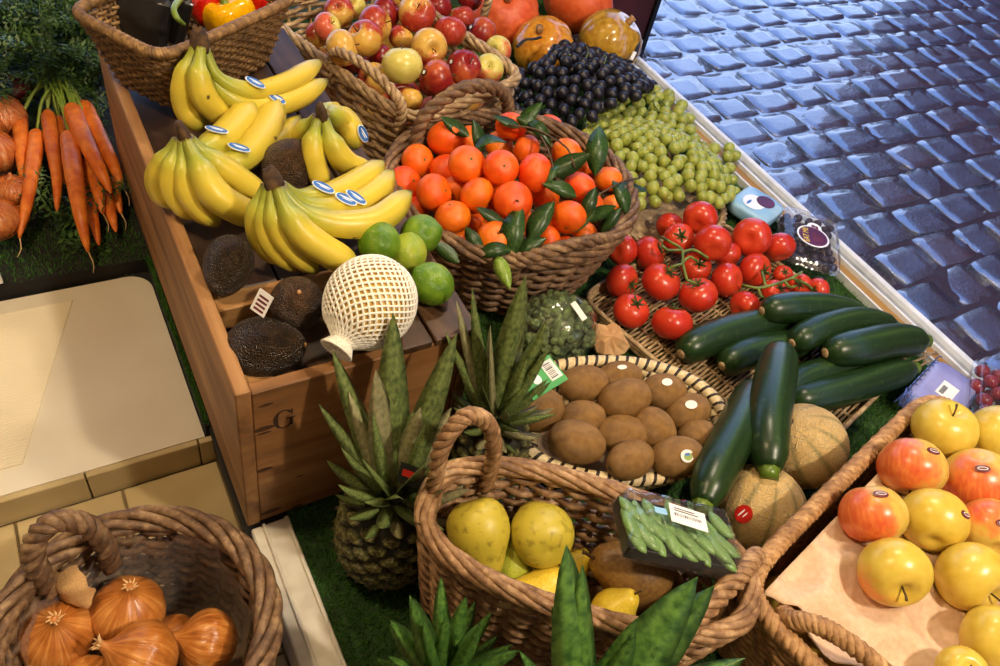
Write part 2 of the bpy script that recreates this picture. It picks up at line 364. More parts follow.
def frames(pts, closed=False):
    p = np.asarray(pts, float); n = len(p)
    if closed: tg = np.roll(p, -1, 0)-np.roll(p, 1, 0)
    else: tg = np.gradient(p, axis=0)
    tg /= np.linalg.norm(tg, axis=1)[:, None]+1e-12
    ref = np.array([0, 0, 1.0]) if abs(tg[0][2]) < .9 else np.array([1.0, 0, 0])
    u = np.cross(tg[0], ref); u /= np.linalg.norm(u); us = []
    for i in range(n):
        u = u-u.dot(tg[i])*tg[i]; u /= np.linalg.norm(u)+1e-12; us.append(u)
    us = np.array(us); return p, tg, us, np.cross(tg, us)
def tubev(pts, rad, n=6, closed=False, flat=1.0, prof=None):
    p, tg, u, w = frames(pts, closed); m = len(p)
    if closed:   # ring-shaped curves: keep the frame tied to the vertical so that the ends meet
        w = np.tile([0, 0, 1.0], (m, 1)); w -= (w*tg).sum(1)[:, None]*tg; w /= np.linalg.norm(w, axis=1)[:, None]; u = np.cross(w, tg)
    r = np.broadcast_to(np.asarray(rad, float), (m,))
    L = np.concatenate([[0], np.cumsum(np.linalg.norm(np.diff(p, axis=0), axis=1))])
    v = []; t = []; a = []
    for i in range(m):
        for j in range(n):
            th = 2*PI*j/n; k = 1.0 if prof is None else prof[j]
            v.append(tuple(p[i]+r[i]*k*(math.cos(th)*u[i]+flat*math.sin(th)*w[i]))); t.append(float(L[i])); a.append(j/n)
    f = []
    for i in range(m if closed else m-1):
        for j in range(n):
            i2 = (i+1) % m; f.append((i*n+j, i*n+(j+1) % n, i2*n+(j+1) % n, i2*n+j))
    if not closed: f.append(tuple(range(n-1, -1, -1))); f.append(tuple((m-1)*n+j for j in range(n)))
    return v, f, t, a
def spline(cp, n=24):
    cp = [np.array(c, float) for c in cp]; c = [2*cp[0]-cp[1]]+cp+[2*cp[-1]-cp[-2]]; out = []
    k = len(cp)-1
    for i in range(n+1):
        s = i/n*k; j = min(int(s), k-1); x = s-j; a, b, d, e = c[j:j+4]
        out.append(.5*((2*b)+(-a+d)*x+(2*a-5*b+4*d-e)*x*x+(-a+3*b-3*d+e)*x**3))
    return np.array(out)
def rope(mb, path, R, r, k=3, turns=10, closed=False, n=6):
    p, tg, u, w = frames(path, closed); m = len(p)
    if closed:
        w = np.tile([0, 0, 1.0], (m, 1)); w -= (w*tg).sum(1)[:, None]*tg; w /= np.linalg.norm(w, axis=1)[:, None]; u = np.cross(w, tg)
    for s in range(k):
        q = []
        for i in range(m):
            th = 2*PI*(s/k+turns*i/(m if closed else m-1)); q.append(p[i]+R*(math.cos(th)*u[i]+math.sin(th)*w[i]))
        mb.add(*tubev(q, r, n, closed))
    return mb
def lathe(prof, n=20, lob=None):
    """prof: (r, z) from bottom to top; lob(theta, i) multiplies the radius"""
    v = []; f = []; rows = []
    for i, (r, z) in enumerate(prof):
        if r < 1e-6: rows.append([len(v)]); v.append((0, 0, z)); continue
        row = []
        for j in range(n):
            th = 2*PI*j/n; k = lob(th, i/(len(prof)-1)) if lob else 1.0
            row.append(len(v)); v.append((r*k*math.cos(th), r*k*math.sin(th), z))
        rows.append(row)
    for a, b in zip(rows[:-1], rows[1:]):
        for j in range(n):
            j2 = (j+1) % n
            if len(a) == 1 and len(b) == 1: continue
            if len(a) == 1: f.append((a[0], b[j2], b[j]))
            elif len(b) == 1: f.append((a[j], a[j2], b[0]))
            else: f.append((a[j], a[j2], b[j2], b[j]))
    return v, f
def ball(nphi, fn):
    return [fn(PI*(1-i/nphi)) for i in range(nphi+1)]
def textmesh(name, s, size, mat, extr=.0003):
    c = bpy.data.curves.new(name, 'FONT'); c.body = s; c.size = size; c.extrude = extr; c.align_x = 'CENTER'; c.align_y = 'CENTER'; c.resolution_u = 3
    tmp = bpy.data.objects.new(name, c); COL.objects.link(tmp); bpy.context.view_layer.update()
    me = bpy.data.meshes.new_from_object(tmp.evaluated_get(bpy.context.evaluated_depsgraph_get())); bpy.data.objects.remove(tmp); bpy.data.curves.remove(c)
    me.name = name; me.materials.clear(); me.materials.append(MAT[mat]); return me
def discv(rx, ry, h, n=20, dome=0.0):
    v = [(rx*math.cos(2*PI*j/n), ry*math.sin(2*PI*j/n), z) for z in (0, h) for j in range(n)]+[(0, 0, h+dome)]
    f = [(j, (j+1) % n, n+(j+1) % n, n+j) for j in range(n)]+[(n+j, n+(j+1) % n, 2*n) for j in range(n)]+[tuple(range(n-1, -1, -1))]
    return v, f
def frame_q(x, y):       # rotation whose local x, y follow the two given directions
    x = Vector(x).normalized(); z = x.cross(Vector(y)).normalized(); y = z.cross(x)
    return Matrix((x, y, z)).transposed().to_quaternion()
def relax(ps, rs, floor=None, it=60, k=.96, pull=.25):
    p = np.array([list(q) for q in ps], float); p0 = p.copy(); r = np.array(rs, float); n = len(p)
    eye = np.array([0, 0, CAMH]); d0 = p0-eye; d0 /= np.linalg.norm(d0, axis=1)[:, None]
    for _ in range(it):
        df = p[:, None]-p[None]; ds = np.linalg.norm(df, axis=2)+np.eye(n)*9; need = (r[:, None]+r[None])*k
        ov = np.clip(need-ds, 0, None); p += .5*(df/ds[..., None]*ov[..., None]).sum(1)*.7
        q = eye+((p-eye)*d0).sum(1)[:, None]*d0; p += pull*(q-p)
        if floor is not None: p[:, 2] = np.maximum(p[:, 2], np.array([floor(a, b) for a, b in p[:, :2]])+r)
    return [Vector(q) for q in p]
def on_dome(u, v, fn, dz=0.0, z=.1):
    for _ in range(14):
        q = P(u, v, z); z = .5*z+.5*(fn(q.x, q.y)+dz)
    return P(u, v, z)

# ================================================================== the setting
ZS = -0.40                                     # street level
def struct(o): return tag(o, kind='structure')
street = struct(box('floor_street', -2.2, 9.0, -3.0, 9.0, ZS-.10, ZS-.0042, 'wet_joint'))
def pillow(seed, nx=7, ny=7):
    r = np.random.default_rng(seed); v = []; f = []
    cx = r.uniform(-.05, .05, 8)
    for j in range(ny):
        for i in range(nx):
            a = (-1, -.955, -.5, 0, .5, .955, 1)[i]; b = (-1, -.94, -.5, 0, .5, .94, 1)[j]
            e = max(abs(a), abs(b)); ex = (abs(a)**5+abs(b)**5)**(1/5); k = .55*e/ex+.45 if ex > 1e-6 else 1
            x = a*k*(1+cx[0]*b)+cx[1]*(1-abs(a))*.6; y = b*k*(1+cx[2]*a)+cx[3]*(1-abs(b))*.5
            z = -.002*e**6 - (.0055 if e > .99 else 0) + r.uniform(-.0025, .0025) + .0022*math.sin(3*a+cx[4]*60)*math.cos(2*b+cx[5]*60)
            v.append((x, y, z))
    for j in range(ny-1):
        for i in range(nx-1): k = j*nx+i; f.append((k, k+1, k+nx+1, k+nx))
    ringi = [i for i in range(nx)]+[(j+1)*nx-1 for j in range(1, ny)]+[ny*nx-1-i for i in range(1, nx)]+[j*nx for j in range(ny-2, 0, -1)]
    base = len(v)
    for i in ringi: v.append((v[i][0], v[i][1], -.06))
    m = len(ringi)
    for q in range(m): f.append((ringi[q], base+q, base+(q+1) % m, ringi[(q+1) % m]))
    return MB().add(v, f).mesh('cobblestone', 'wet_stone')
stones = [pillow(s) for s in range(9)]
cnt = 0; streetloc = Vector(street.location)
for row in range(-4, 20):
    y = 2.02+.07-.1415*row; x = 1.42+(.085 if row % 2 else 0)+random.uniform(-.03, .03)
    while x < 5.3:
        L = random.uniform(.165, .215); W_ = random.uniform(.122, .138); c = Vector((x+L/2, y, ZS))
        d = c-Vector((0, 0, CAMH)); dep = -d.dot(CT); uu = 500+F*d.dot(CR)/dep; vv = 333-F*d.dot(CU)/dep
        if -70 < vv < 560 and 590 < uu < 1210 and c.y > -.35:
            o = ob('cobblestone', stones[random.randrange(9)], street, c+Vector((0, random.uniform(-.007, .007), random.uniform(-.002, .002))), Quaternion((random.uniform(-1, 1), random.uniform(-1, 1), 0), random.uniform(0, .028)) @ Quaternion((0, 0, 1), random.uniform(-.06, .06)+random.choice((0, PI))), (L/2-.0015, W_/2+.004, 1)); cnt += 1
        x += L
print('cobbles', cnt)
# shop wall, added awning, added near wall and the house across the street (all out of the picture, they shade and are mirrored)
struct(box('added_awning', -1.5, 1.80, -1.8, 4.2, 1.80, 1.84, 'canvas'))  # unseen awning, added to keep sky light off the stall
struct(box('wall_left', -1.5, -1.4, -1.8, 4.2, -.4, 1.80, 'plaster'))
struct(box('added_wall_near', -1.4, 1.8, -1.8, -1.7, -.4, 1.80, 'plaster'))  # unseen wall, added to close the stall off from the sky
struct(box('wall_right', 6.2, 7.5, -9.0, 3.75, ZS-.1, 8.0, 'brick_far'))
# shop floor of cream tiles, step with a tile edge, cream ledge
floor = struct(box('floor', -.75, .1042, -.75, .655, -.14, -.0835, 'grout'))
xs = [-.66, -.533, -.406, -.279, -.152, -.024, .1025]; ys = [.654, .508, .356, .204, .052, -.10]
for i in range(6):
    for j in range(5):
        box('tile', xs[i]+.0018, xs[i+1]-.0018, ys[j+1]+.0018, ys[j]-.0018, -.09, -.08, 'tile', floor, .0012)
trim = struct(box('trim_1', -.75, .1043, .662, .675, -.14, -.0505, 'grout'))
for a, b in ((-.72, -.43), (-.43, -.245), (-.245, -.06), (-.06, .082), (.082, .1052)):
    box('tile', a+.001, b-.001, .655, .664, -.0835, -.031, 'tile', trim, .0012)
# the ledge: a cream slab with one rounded corner
def slab():
    r = .035; x1, y0, y1 = .0925, .664, 1.006; pts = [(-.75, y0), (x1, y0)]
    for k in range(9): a = PI/2*k/8; pts.append((x1-r+r*math.cos(a), y1-r+r*math.sin(a)))
    pts.append((-.75, y1)); n = len(pts)
    v = [(x, y, z) for z in (-.05, -.0302) for x, y in pts]
    f = [tuple(range(n-1, -1, -1)), tuple(range(n, 2*n))]+[(i, (i+1) % n, n+(i+1) % n, n+i) for i in range(n)]
    return tag(MB().add(v, f).build('counter_slab', 'cream_slab', None, False), 'cream counter slab with a rounded corner beside the wooden crate', 'counter')
slab()
def lit_patch():  # light falling on the slab, put in as a paler ribbed layer
    p0 = P(72, 298, -.03); p1 = P(22, 460, -.03); v = []; f = []; n = 60
    for k in range(n*4+1):
        s = k/(n*4); y = p0.y-.006+(p1.y-p0.y)*s; xr = p0.x+(p1.x-p0.x)*s; z = -.0285+.0010*math.sin(2*PI*n*s)
        v += [(-.70, y, z), (xr, y, z), (xr, y, -.030), (-.70, y, -.030)]
    for k in range(n*4):
        a = 4*k; b = a+4; f += [(a, b, b+1, a+1), (a+1, b+1, b+2, a+2), (a+3, a+2, b+2, b+3), (a, a+3, b+3, b)]
    f += [(0, 1, 2, 3), tuple(n*16+i for i in (3, 2, 1, 0))]
    tag(MB().add(v, f).build('ribbed_lit_patch', 'cream_lit', None, False), 'lit patch of the cream counter slab, built as a pale ribbed layer', 'lit_patch')
lit_patch()
# stall
stall = thing('market_stall', 'long stall table with a metal and wood rail towards the cobbled street', 'stall', (.7, .8, ZS))
SE = 1.82
box('deck', .152, 1.300, -.75, SE, -.05, -.006, 'turf_base', stall)
box('deck', -.75, .104, 1.012, SE, -.055, -.006, 'rubber', stall)
box('deck', .050, .0944, .960, 1.0118, -.055, -.033, 'rubber', stall); box('deck', .0945, .153, .664, 1.012, -.055, -.008, 'rubber', stall)
box('deck', .100, .153, .47, .664, -.055, -.012, 'rubber', stall); box('deck', .104, .153, 1.012, SE, -.055, -.008, 'rubber', stall)
box('skirt', .150, 1.375, -.75, SE, ZS-.01, -.05, 'wood_post', stall)
tr = box('edge_strip', .1043, .152, -.75, .487, -.15, .002, 'white_strip', stall, .002)
box('ridge', .118, .122, -.75, .487, .001, .006, 'white_strip', stall, .001); box('ridge', .146, .151, -.75, .487, .001, .005, 'white_strip', stall, .001)
box('rail_lip', 1.299, 1.3035, -.75, SE, -.05, .012, 'rail_highlight', stall, .001)
box('rail_wood', 1.3035, 1.330, -.75, SE, -.05, .006, 'wood_rail', stall, .001)
box('rail_lip', 1.330, 1.336, -.75, SE, -.05, .016, 'rail_highlight', stall, .001)
box('rail_channel', 1.336, 1.362, -.75, SE, -.05, .005, 'metal', stall, .001)
box('rail_lip', 1.362, 1.375, -.75, SE, -.05, .016, 'rail_highlight', stall, .002)
def turf_blades():
    n = 230000; keep = []
    x = RNG.uniform(.153, 1.299, n); y = RNG.uniform(-.2, 1.75, n)
    x2 = RNG.uniform(-.5, .10, 42000); y2 = RNG.uniform(1.012, 1.75, 42000)
    x3 = RNG.uniform(.0950, .101, 1500); y3 = RNG.uniform(.664, 1.012, 1500)
    ang = RNG.uniform(0, PI/2, 60); xc = []; yc = []
    xx = RNG.uniform(.05, .1, 900); yy = RNG.uniform(.965, 1.012, 900); kk = np.hypot(xx-.0575, yy-.971) > .038; xx = xx[kk & (xx > .0575) & (yy > .971)]; yy = yy[kk & (RNG.uniform(size=900) < 2)] if False else RNG.uniform(1.0, 1.012, len(xx))
    x = np.concatenate([x, x2, x3]); y = np.concatenate([y, y2, y3]); n = len(x)
    a = RNG.uniform(0, 2*PI, n); h = RNG.uniform(.004, .011, n); w = RNG.uniform(.0006, .0011, n); ln = RNG.uniform(-.006, .006, (n, 2))
    z0 = np.where((x < .153), -.007, -.006)
    v = np.empty((n, 3, 3)); ca = np.cos(a)*w; sa = np.sin(a)*w
    v[:, 0] = np.stack([x-ca, y-sa, z0], 1); v[:, 1] = np.stack([x+ca, y+sa, z0], 1)
    v[:, 2] = np.stack([np.where(x < .153, np.clip(x+ln[:, 0], -.6, .1012), np.minimum(x+ln[:, 0], 1.2985)), y+ln[:, 1], z0+h], 1)
    me = bpy.data.meshes.new('artificial_turf'); me.vertices.add(3*n); me.vertices.foreach_set('co', v.ravel())
    me.loops.add(3*n); me.loops.foreach_set('vertex_index', np.arange(3*n, dtype=np.int32)); me.polygons.add(n); me.polygons.foreach_set('loop_start', np.arange(0, 3*n, 3, dtype=np.int32)); me.polygons.foreach_set('loop_total', np.full(n, 3, dtype=np.int32))
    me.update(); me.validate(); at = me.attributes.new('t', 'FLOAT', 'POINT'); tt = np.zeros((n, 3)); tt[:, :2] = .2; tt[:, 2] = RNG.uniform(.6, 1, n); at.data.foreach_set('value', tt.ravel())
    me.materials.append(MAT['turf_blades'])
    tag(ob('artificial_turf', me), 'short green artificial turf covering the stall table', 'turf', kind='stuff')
turf_blades()
# dark post at the far end of the stall
pst = thing('stall_post', 'dark reddish brown upright board behind the pumpkins', 'board', (1.6, 2.02, ZS))
box('board', 1.0, 1.955, 2.0, 2.04, ZS-.008, .60, 'wood_post', pst, .003); box('edge_cap', 1.956, 1.975, 1.99, 2.05, ZS-.008, .60, 'black', pst, .002)
box('bracket', 1.340, 1.372, 1.395, 1.425, .0162, .060, 'lilac_grey', stall, .004)
# ------------------------------------------------------------------ wooden crate
cx0, cx1, cy0, cy1, cz = .102, .382, .492, 1.21, .27
crate = thing('wooden_crate', 'old wooden crate with a stamped letter, bananas and avocados on top', 'crate', ((cx0+cx1)/2, (cy0+cy1)/2, 0))
box('side_board', cx0, cx0+.016, cy0, cy1, .0005, cz, 'wood_side', crate, .0015)
box('side_board', cx1-.016, cx1, cy0, cy1, .0005, cz-.012, 'wood_side', crate, .0015)
fr = box('front_board', cx0+.0165, cx1-.0165, cy0+.002, cy0+.017, .0005, .262, 'wood_front', crate, .0015)
box('back_board', cx0+.0165, cx1-.0165, cy1-.017, cy1, .0005, .256, 'wood_front', crate, .0015)
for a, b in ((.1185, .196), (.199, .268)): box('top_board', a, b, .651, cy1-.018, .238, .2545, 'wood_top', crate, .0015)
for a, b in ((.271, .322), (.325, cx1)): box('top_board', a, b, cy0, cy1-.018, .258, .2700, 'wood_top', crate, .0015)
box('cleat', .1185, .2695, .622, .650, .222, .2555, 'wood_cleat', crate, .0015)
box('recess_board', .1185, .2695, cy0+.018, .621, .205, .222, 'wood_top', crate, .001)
box('corner_cleat', .1185, .150, cy0+.018, .536, .2225, .243, 'wood_cleat', crate, .001)
def on_front(u, v):
    d = P(u, v, 0)-Vector((0, 0, CAMH)); return Vector((0, 0, CAMH))+d*((cy0+.0018)/d.y)
for (u, v, w, h) in ((266, 405, .0085, .0022), (263, 429, .0145, .0040), (264, 433, .009, .0018), (263, 470, .0125, .0034), (271, 511, .013, .0042), (297, 506, .008, .002), (300, 476, .005, .0012)):
    n = 12; t = [(w*(-1+2*i/n), h*math.sin(PI*i/n)**.8) for i in range(n+1)]; pl = t+[(x, -y) for x, y in t[-2:0:-1]]; m = len(pl)
    me = MB().add([(x, y, z) for z in (0, .0004) for x, y in pl], [tuple(range(m-1, -1, -1)), tuple(range(m, 2*m))]+[(i, (i+1) % m, m+(i+1) % m, m+i) for i in range(m)]).mesh('knot', 'knot', False)
    ob('knot', me, crate, on_front(u, v)-Vector(crate.location), Matrix(((1, 0, 0), (0, 0, -1), (0, 1, 0))).to_quaternion())
def letter_g():
    pts = []; n = 30; top = []; bot = []
    for i in range(n+1):
        a = math.radians(38+(322-38)*i/n); th = .13+.20*abs(math.cos(a))**1.3
        top.append((math.cos(a)*.72, math.sin(a))); bot.append((math.cos(a)*(.72-th), math.sin(a)*(1-.11)))
    v = [(x, y, z) for x, y in top+bot for z in (0, .02)]; f = []; m = n+1
    idx = lambda k, s: 2*k+s
    for i in range(n):
        a, b, c, d = i, i+1, m+i+1, m+i; f += [(idx(a, 1), idx(b, 1), idx(c, 1), idx(d, 1)), (idx(a, 0), idx(b, 0), idx(b, 1), idx(a, 1)), (idx(d, 0), idx(d, 1), idx(c, 1), idx(c, 0))]
    mb = MB().add(v, f)
    for x0, x1, y0, y1 in ((.36, .60, -.78, .0), (.16, .76, -.07, .04), (.48, .60, .32, .88)): mb.add(*boxv(x0, x1, y0, y1, 0, .02))
    me = mb.mesh('stamped_letter', 'stamp_ink', False)
    p = P(284, 419, .2); 
    t = cy0/p.y if False else 1
    # point of the front face behind that pixel
    d = P(284, 419, 0)-Vector((0, 0, CAMH)); q = Vector((0, 0, CAMH))+d*((cy0+.0018)/d.y)
    o = ob('stamped_letter', me, crate, q-Vector(crate.location), Matrix(((1, 0, 0), (0, 0, -1), (0, 1, 0))).to_quaternion(), .0165); o['label'] = 'dark stamped letter G'
letter_g()

# ================================================================== baskets and trays
def ring2(hx, hy, p, n, rot):
    th = np.linspace(0, 2*PI, 1200, endpoint=False); c, s = np.cos(th), np.sin(th)
    x = hx*np.sign(c)*np.abs(c)**(2/p); y = hy*np.sign(s)*np.abs(s)**(2/p)
    q = np.stack([x, y], 1); q = np.vstack([q, q[:1]]); L = np.concatenate([[0], np.cumsum(np.linalg.norm(np.diff(q, axis=0), axis=1))])
    k = np.linspace(0, L[-1], n, endpoint=False); x = np.interp(k, L, q[:, 0]); y = np.interp(k, L, q[:, 1])
    cr, sr = math.cos(rot), math.sin(rot); a = np.stack([x*cr-y*sr, x*sr+y*cr], 1)
    t = np.roll(a, -1, 0)-np.roll(a, 1, 0); t /= np.linalg.norm(t, axis=1)[:, None]
    return a, np.stack([t[:, 1], -t[:, 0]], 1), L[-1]
def wicker(root, top, bot, p, rot, h, rows, ns, r, mat, amp=None, joined=False, rim=(.006, .0055, 3, 40), bulge=0.0, seg=6, jit=.0008, sides=6, z0=0.004, wname='weaver', stakes=True, curve=1.0, rimmat=None, stake_r=None):
    amp = r*1.15 if amp is None else amp; n = ns*seg; mb = MB()
    def dims(s): k = s**curve; b = bulge*math.sin(PI*s); return bot[0]+(top[0]-bot[0])*k+b, bot[1]+(top[1]-bot[1])*k+b
    for i in range(rows):
        s = (i+.5)/rows; hx_, hy_ = dims(s); a, nr, L = ring2(hx_, hy_, p, n, rot)
        ph = np.arange(n)/seg*PI+PI*i; off = amp*np.cos(ph)+RNG.normal(0, jit*.5, n).cumsum()*0
        zj = z0+h*s+RNG.uniform(-jit, jit)+jit*np.sin(np.arange(n)*2*PI/n*random.randint(2, 5)+random.uniform(0, 6))
        pts = np.column_stack([a+nr*off[:, None], zj]); rr = r*random.uniform(.9, 1.1)
        if joined: mb.add(*tubev(pts, rr, sides, True))
        else: MB().add(*tubev(pts, rr, sides, True)).build(wname, mat, root)
    if joined: o = mb.build('weave', mat, root); o['kind'] = 'stuff'
    if stakes:
        sm = MB()
        for j in range(ns):
            pts = []
            for s in (0, .25, .5, .75, 1.0):
                a, nr, L = ring2(*dims(s), p, n, rot); q = a[j*seg]; pts.append((q[0], q[1], z0+h*s))
            (sm if joined else MB()).add(*tubev(pts, stake_r or r*.8, 5)) if joined else MB().add(*tubev(pts, stake_r or r*.8, 5)).build('stake', mat, root)
        if joined: sm.build('stakes', mat, root)
    a, nr, L = ring2(*dims(0), p, 60, rot); v = [(x, y, z0-.003+zz) for zz in (0, .006) for x, y in a*.985]; N = 60
    MB().add(v, [tuple(range(N-1, -1, -1)), tuple(range(N, 2*N))]+[(i, (i+1) % N, N+(i+1) % N, N+i) for i in range(N)]).build('base', mat, root, False)
    if rim:
        R, rr, k, turns = rim; a, nr, L = ring2(*dims(1), p, max(160, turns*7), rot); pts = np.column_stack([a, np.full(len(a), z0+h+R*.6)])
        rope(MB(), pts, R, rr, k, turns, True).build('rim', rimmat or mat, root)
def handle(root, cps, R, r, k, turns, mat, n=60, name='handle'):
    pts = spline([Vector(c) for c in cps], n); return rope(MB(), pts, R, r, k, turns).build(name, mat, root, True, True)
def arch(a, b, up, lean=Vector((0, 0, 0)), sink=.03):
    a = Vector(a); b = Vector(b); z = Vector((0, 0, 1)); m = (a+b)/2
    return [a-z*sink, a+z*up*.25+lean*.2+(a-m)*.06, a+(m-a)*.20+z*up*.75+lean*.7, m+z*up+lean, b+(m-b)*.20+z*up*.75+lean*.7, b+z*up*.25+lean*.2+(b-m)*.06, b-z*sink]
# basket of pears
pear_b = thing('wicker_basket', 'brown oval wicker basket with twisted handles, holding pears', 'basket', (.393, .234, 0), 'wicker baskets')
wicker(pear_b, (.178, .076), (.152, .066), 2.5, math.radians(-41), .185, 18, 26, .0050, 'wicker_brown', rim=(.0072, .0046, 6, 4), jit=.0016)
handle(pear_b, arch(P(436, 494, .19), P(489, 474, .19), .118, Vector((-.01, .01, 0))), .0052, .0049, 3, 8, 'wicker_brown')
handle(pear_b, [P(650, 652, .17), P(668, 648, .195), P(700, 615, .205), P(735, 580, .205), P(752, 560, .195), P(756, 556, .17)], .0070, .0048, 4, 5, 'wicker_brown')
handle(pear_b, [P(668, 660, .13), P(700, 648, .14), P(722, 622, .15), P(728, 600, .16), P(722, 592, .18)], .0040, .0036, 3, 5, 'wicker_brown')
# basket of tangerines
tan_b = thing('wicker_basket', 'dark round wicker basket with twisted handles, heaped with tangerines', 'basket', (.652, .846, 0), 'wicker baskets')
wicker(tan_b, (.205, .190), (.150, .142), 2, 0, .155, 15, 32, .0052, 'wicker_dark', rim=(.0090, .0056, 5, 6), jit=.0014, curve=.8)
handle(tan_b, arch(P(419, 152, .16), P(505, 122, .16), .090, Vector((-.01, .008, 0))), .0065, .0065, 3, 7, 'wicker_dark')
handle(tan_b, arch(P(516, 268, .15), P(604, 246, .15), .034, Vector((.0, -.012, 0)), .02), .006, .006, 3, 6, 'wicker_dark')
# basket of red apples
app_b = thing('wicker_basket', 'pale rectangular wicker basket full of red and yellow apples', 'basket', (.601, 1.244, 0), 'wicker baskets')
wicker(app_b, (.150, .215), (.120, .185), 7, math.radians(18), .19, 17, 26, .0048, 'wicker_pale', rim=(.006, .0050, 4, 10), jit=.0008)
handle(app_b, arch(P(334, 66, .2), P(400, 114, .2), .05, Vector((-.01, -.005, 0))), .005, .005, 3, 7, 'wicker_pale')
handle(app_b, arch(P(448, -28, .2), P(486, 2, .2), .045, Vector((.012, .005, 0))), .005, .005, 3, 7, 'wicker_pale')
# basket of peppers on the crate
pep_b = thing('seagrass_basket', 'dark woven seagrass basket of peppers standing on the wooden crate', 'basket', (.218, 1.086, .2702))
wicker(pep_b, (.130, .080), (.100, .056), 7, math.radians(32), .095, 17, 64, .0030, 'seagrass', amp=.0026, joined=True, rim=(.0042, .0042, 3, 70), seg=4, sides=5, jit=.0006)
# basket of golden apples
gold_b = thing('seagrass_basket', 'light brown woven basket lined with a fruit tray of golden apples', 'basket', (.808, .020, 0))
wicker(gold_b, (.247, .172), (.218, .150), 9, math.radians(12.7), .165, 26, 70, .0037, 'seagrass_light', amp=.003, joined=True, rim=(.0062, .0058, 3, 62), seg=4, sides=5, jit=.0008)
handle(gold_b, [P(783, 612, .165), P(792, 620, .185), P(815, 624, .20), P(845, 640, .205), P(880, 668, .20), P(893, 690, .18), P(896, 700, .16)], .0058, .0056, 3, 9, 'seagrass_light')
# basket of onions
on_b = thing('wicker_basket', 'dark round wicker basket with a plastic liner, holding brown onions', 'basket', (-.040, .368, -.0798), 'wicker baskets')
wicker(on_b, (.126, .126), (.102, .102), 2, 0, .172, 18, 26, .0047, 'wicker_dark', rim=(.0095, .0056, 5, 4), jit=.0014)
handle(on_b, arch(P(46, 580, .1), P(106, 553, .1), .075, Vector((-.005, .012, 0))), .006, .006, 3, 6, 'wicker_dark')
def liner():
    v = []; f = []; n = 60; rows = 9
    for i in range(rows):
        s = i/(rows-1)
        for j in range(n):
            th = 2*PI*j/n; w = math.sin(7*th+3*s)*.4+math.sin(17*th+5*s)*.35+math.sin(29*th)*.25
            r = .094+.020*s+.0075*w*s-.004; z = .012+.150*s+(.024*max(0, math.sin(2*th+.2))+.010*w)*s**3
            if s > .85: r -= .004
            v.append((r*math.cos(th), r*math.sin(th), z))
    for i in range(rows-1):
        for j in range(n): a = i*n+j; b = i*n+(j+1) % n; f.append((a, b, b+n, a+n))
    ln = MB().add(v, f).build('plastic_liner', 'milky_film', None); ln.location = on_b.location
    tag(ln, 'crumpled clear plastic bag lining the basket of onions', 'plastic bag')
liner()
# kiwi basket: coiled bowl with dark stripes
kiw_b = thing('coiled_basket', 'shallow coiled straw basket with dark diagonal stripes, full of kiwis', 'basket', (.606, .419, 0))
def coils():
    rows = 7
    for i in range(rows):
        s = i/(rows-1); a, nr, L = ring2(.112+.051*s**.7, .068+.034*s**.7, 2.15, 120, math.radians(-19))
        MB().add(*tubev(np.column_stack([a, np.full(120, .008+.072*s)]), .0082 if i < rows-1 else .0095, 8, True)).build('coil', 'striped_coil', kiw_b)
    a, nr, L = ring2(.114, .074, 2.15, 60, math.radians(-19)); v = [(x, y, z) for z in (.001, .010) for x, y in a]
    MB().add(v, [tuple(range(59, -1, -1)), tuple(range(60, 120))]+[(i, (i+1) % 60, 60+(i+1) % 60, 60+i) for i in range(60)]).build('base', 'wicker_pale', kiw_b, False)
coils()
# flat tray of tomatoes and zucchini
def flat_tray(root, hx_, hy_, rot, nr, nc, mat, h=.026, r=.0028):
    cr, sr = math.cos(rot), math.sin(rot); R = lambda x, y, z: (x*cr-y*sr, x*sr+y*cr, z)
    n = 40
    for i in range(nr):
        y = -hy_+2*hy_*(i+.5)/nr; pts = [R(-hx_+2*hx_*k/n, y, .007+.0026*math.cos(PI*(k/n*nc-.5)+PI*i)) for k in range(n+1)]
        MB().add(*tubev(pts, r*random.uniform(.8, 1.1), 5)).build('willow_rod', mat, root)
    for j in range(nc):
        x = -hx_+2*hx_*(j+.5)/nc; MB().add(*tubev([R(x, -hy_, .0065), R(x, 0, .0065), R(x, hy_, .0065)], r*1.1, 5)).build('cross_rod', mat, root)
    for k in range(3):
        a, nn, L = ring2(hx_+.001*k, hy_+.001*k, 14, 150, rot); MB().add(*tubev(np.column_stack([a, np.full(150, .006+.008*k)]), .0042, 6, True)).build('edge_rod', mat, root)
tray = thing('wicker_tray', 'long flat wicker tray under the tomatoes and zucchini', 'tray', (.985, .523, .0))
flat_tray(tray, .205, .222, math.radians(14), 64, 13, 'wicker_pale')
def loose_twigs():
    for a, b in (((905, 366, .030), (936, 352, .034)), ((912, 352, .036), (938, 354, .032)), ((923, 349, .04), (925, 362, .03)), ((900, 378, .028), (930, 360, .03))):
        MB().add(*tubev([P(*a), (P(*a)+P(*b))/2+Vector((0, 0, .001)), P(*b)], .0022, 5)).build('willow_rod', 'wicker_pale', tray, True, True)
loose_twigs()
gr_t = thing('wicker_tray', 'small oval wicker tray under the green grapes', 'tray', (1.03, .90, 0))
wicker(gr_t, (.150, .155), (.120, .125), 2.4, 0, .022, 4, 30, .0034, 'wicker_pale', rim=(.004, .0036, 3, 22), seg=4)

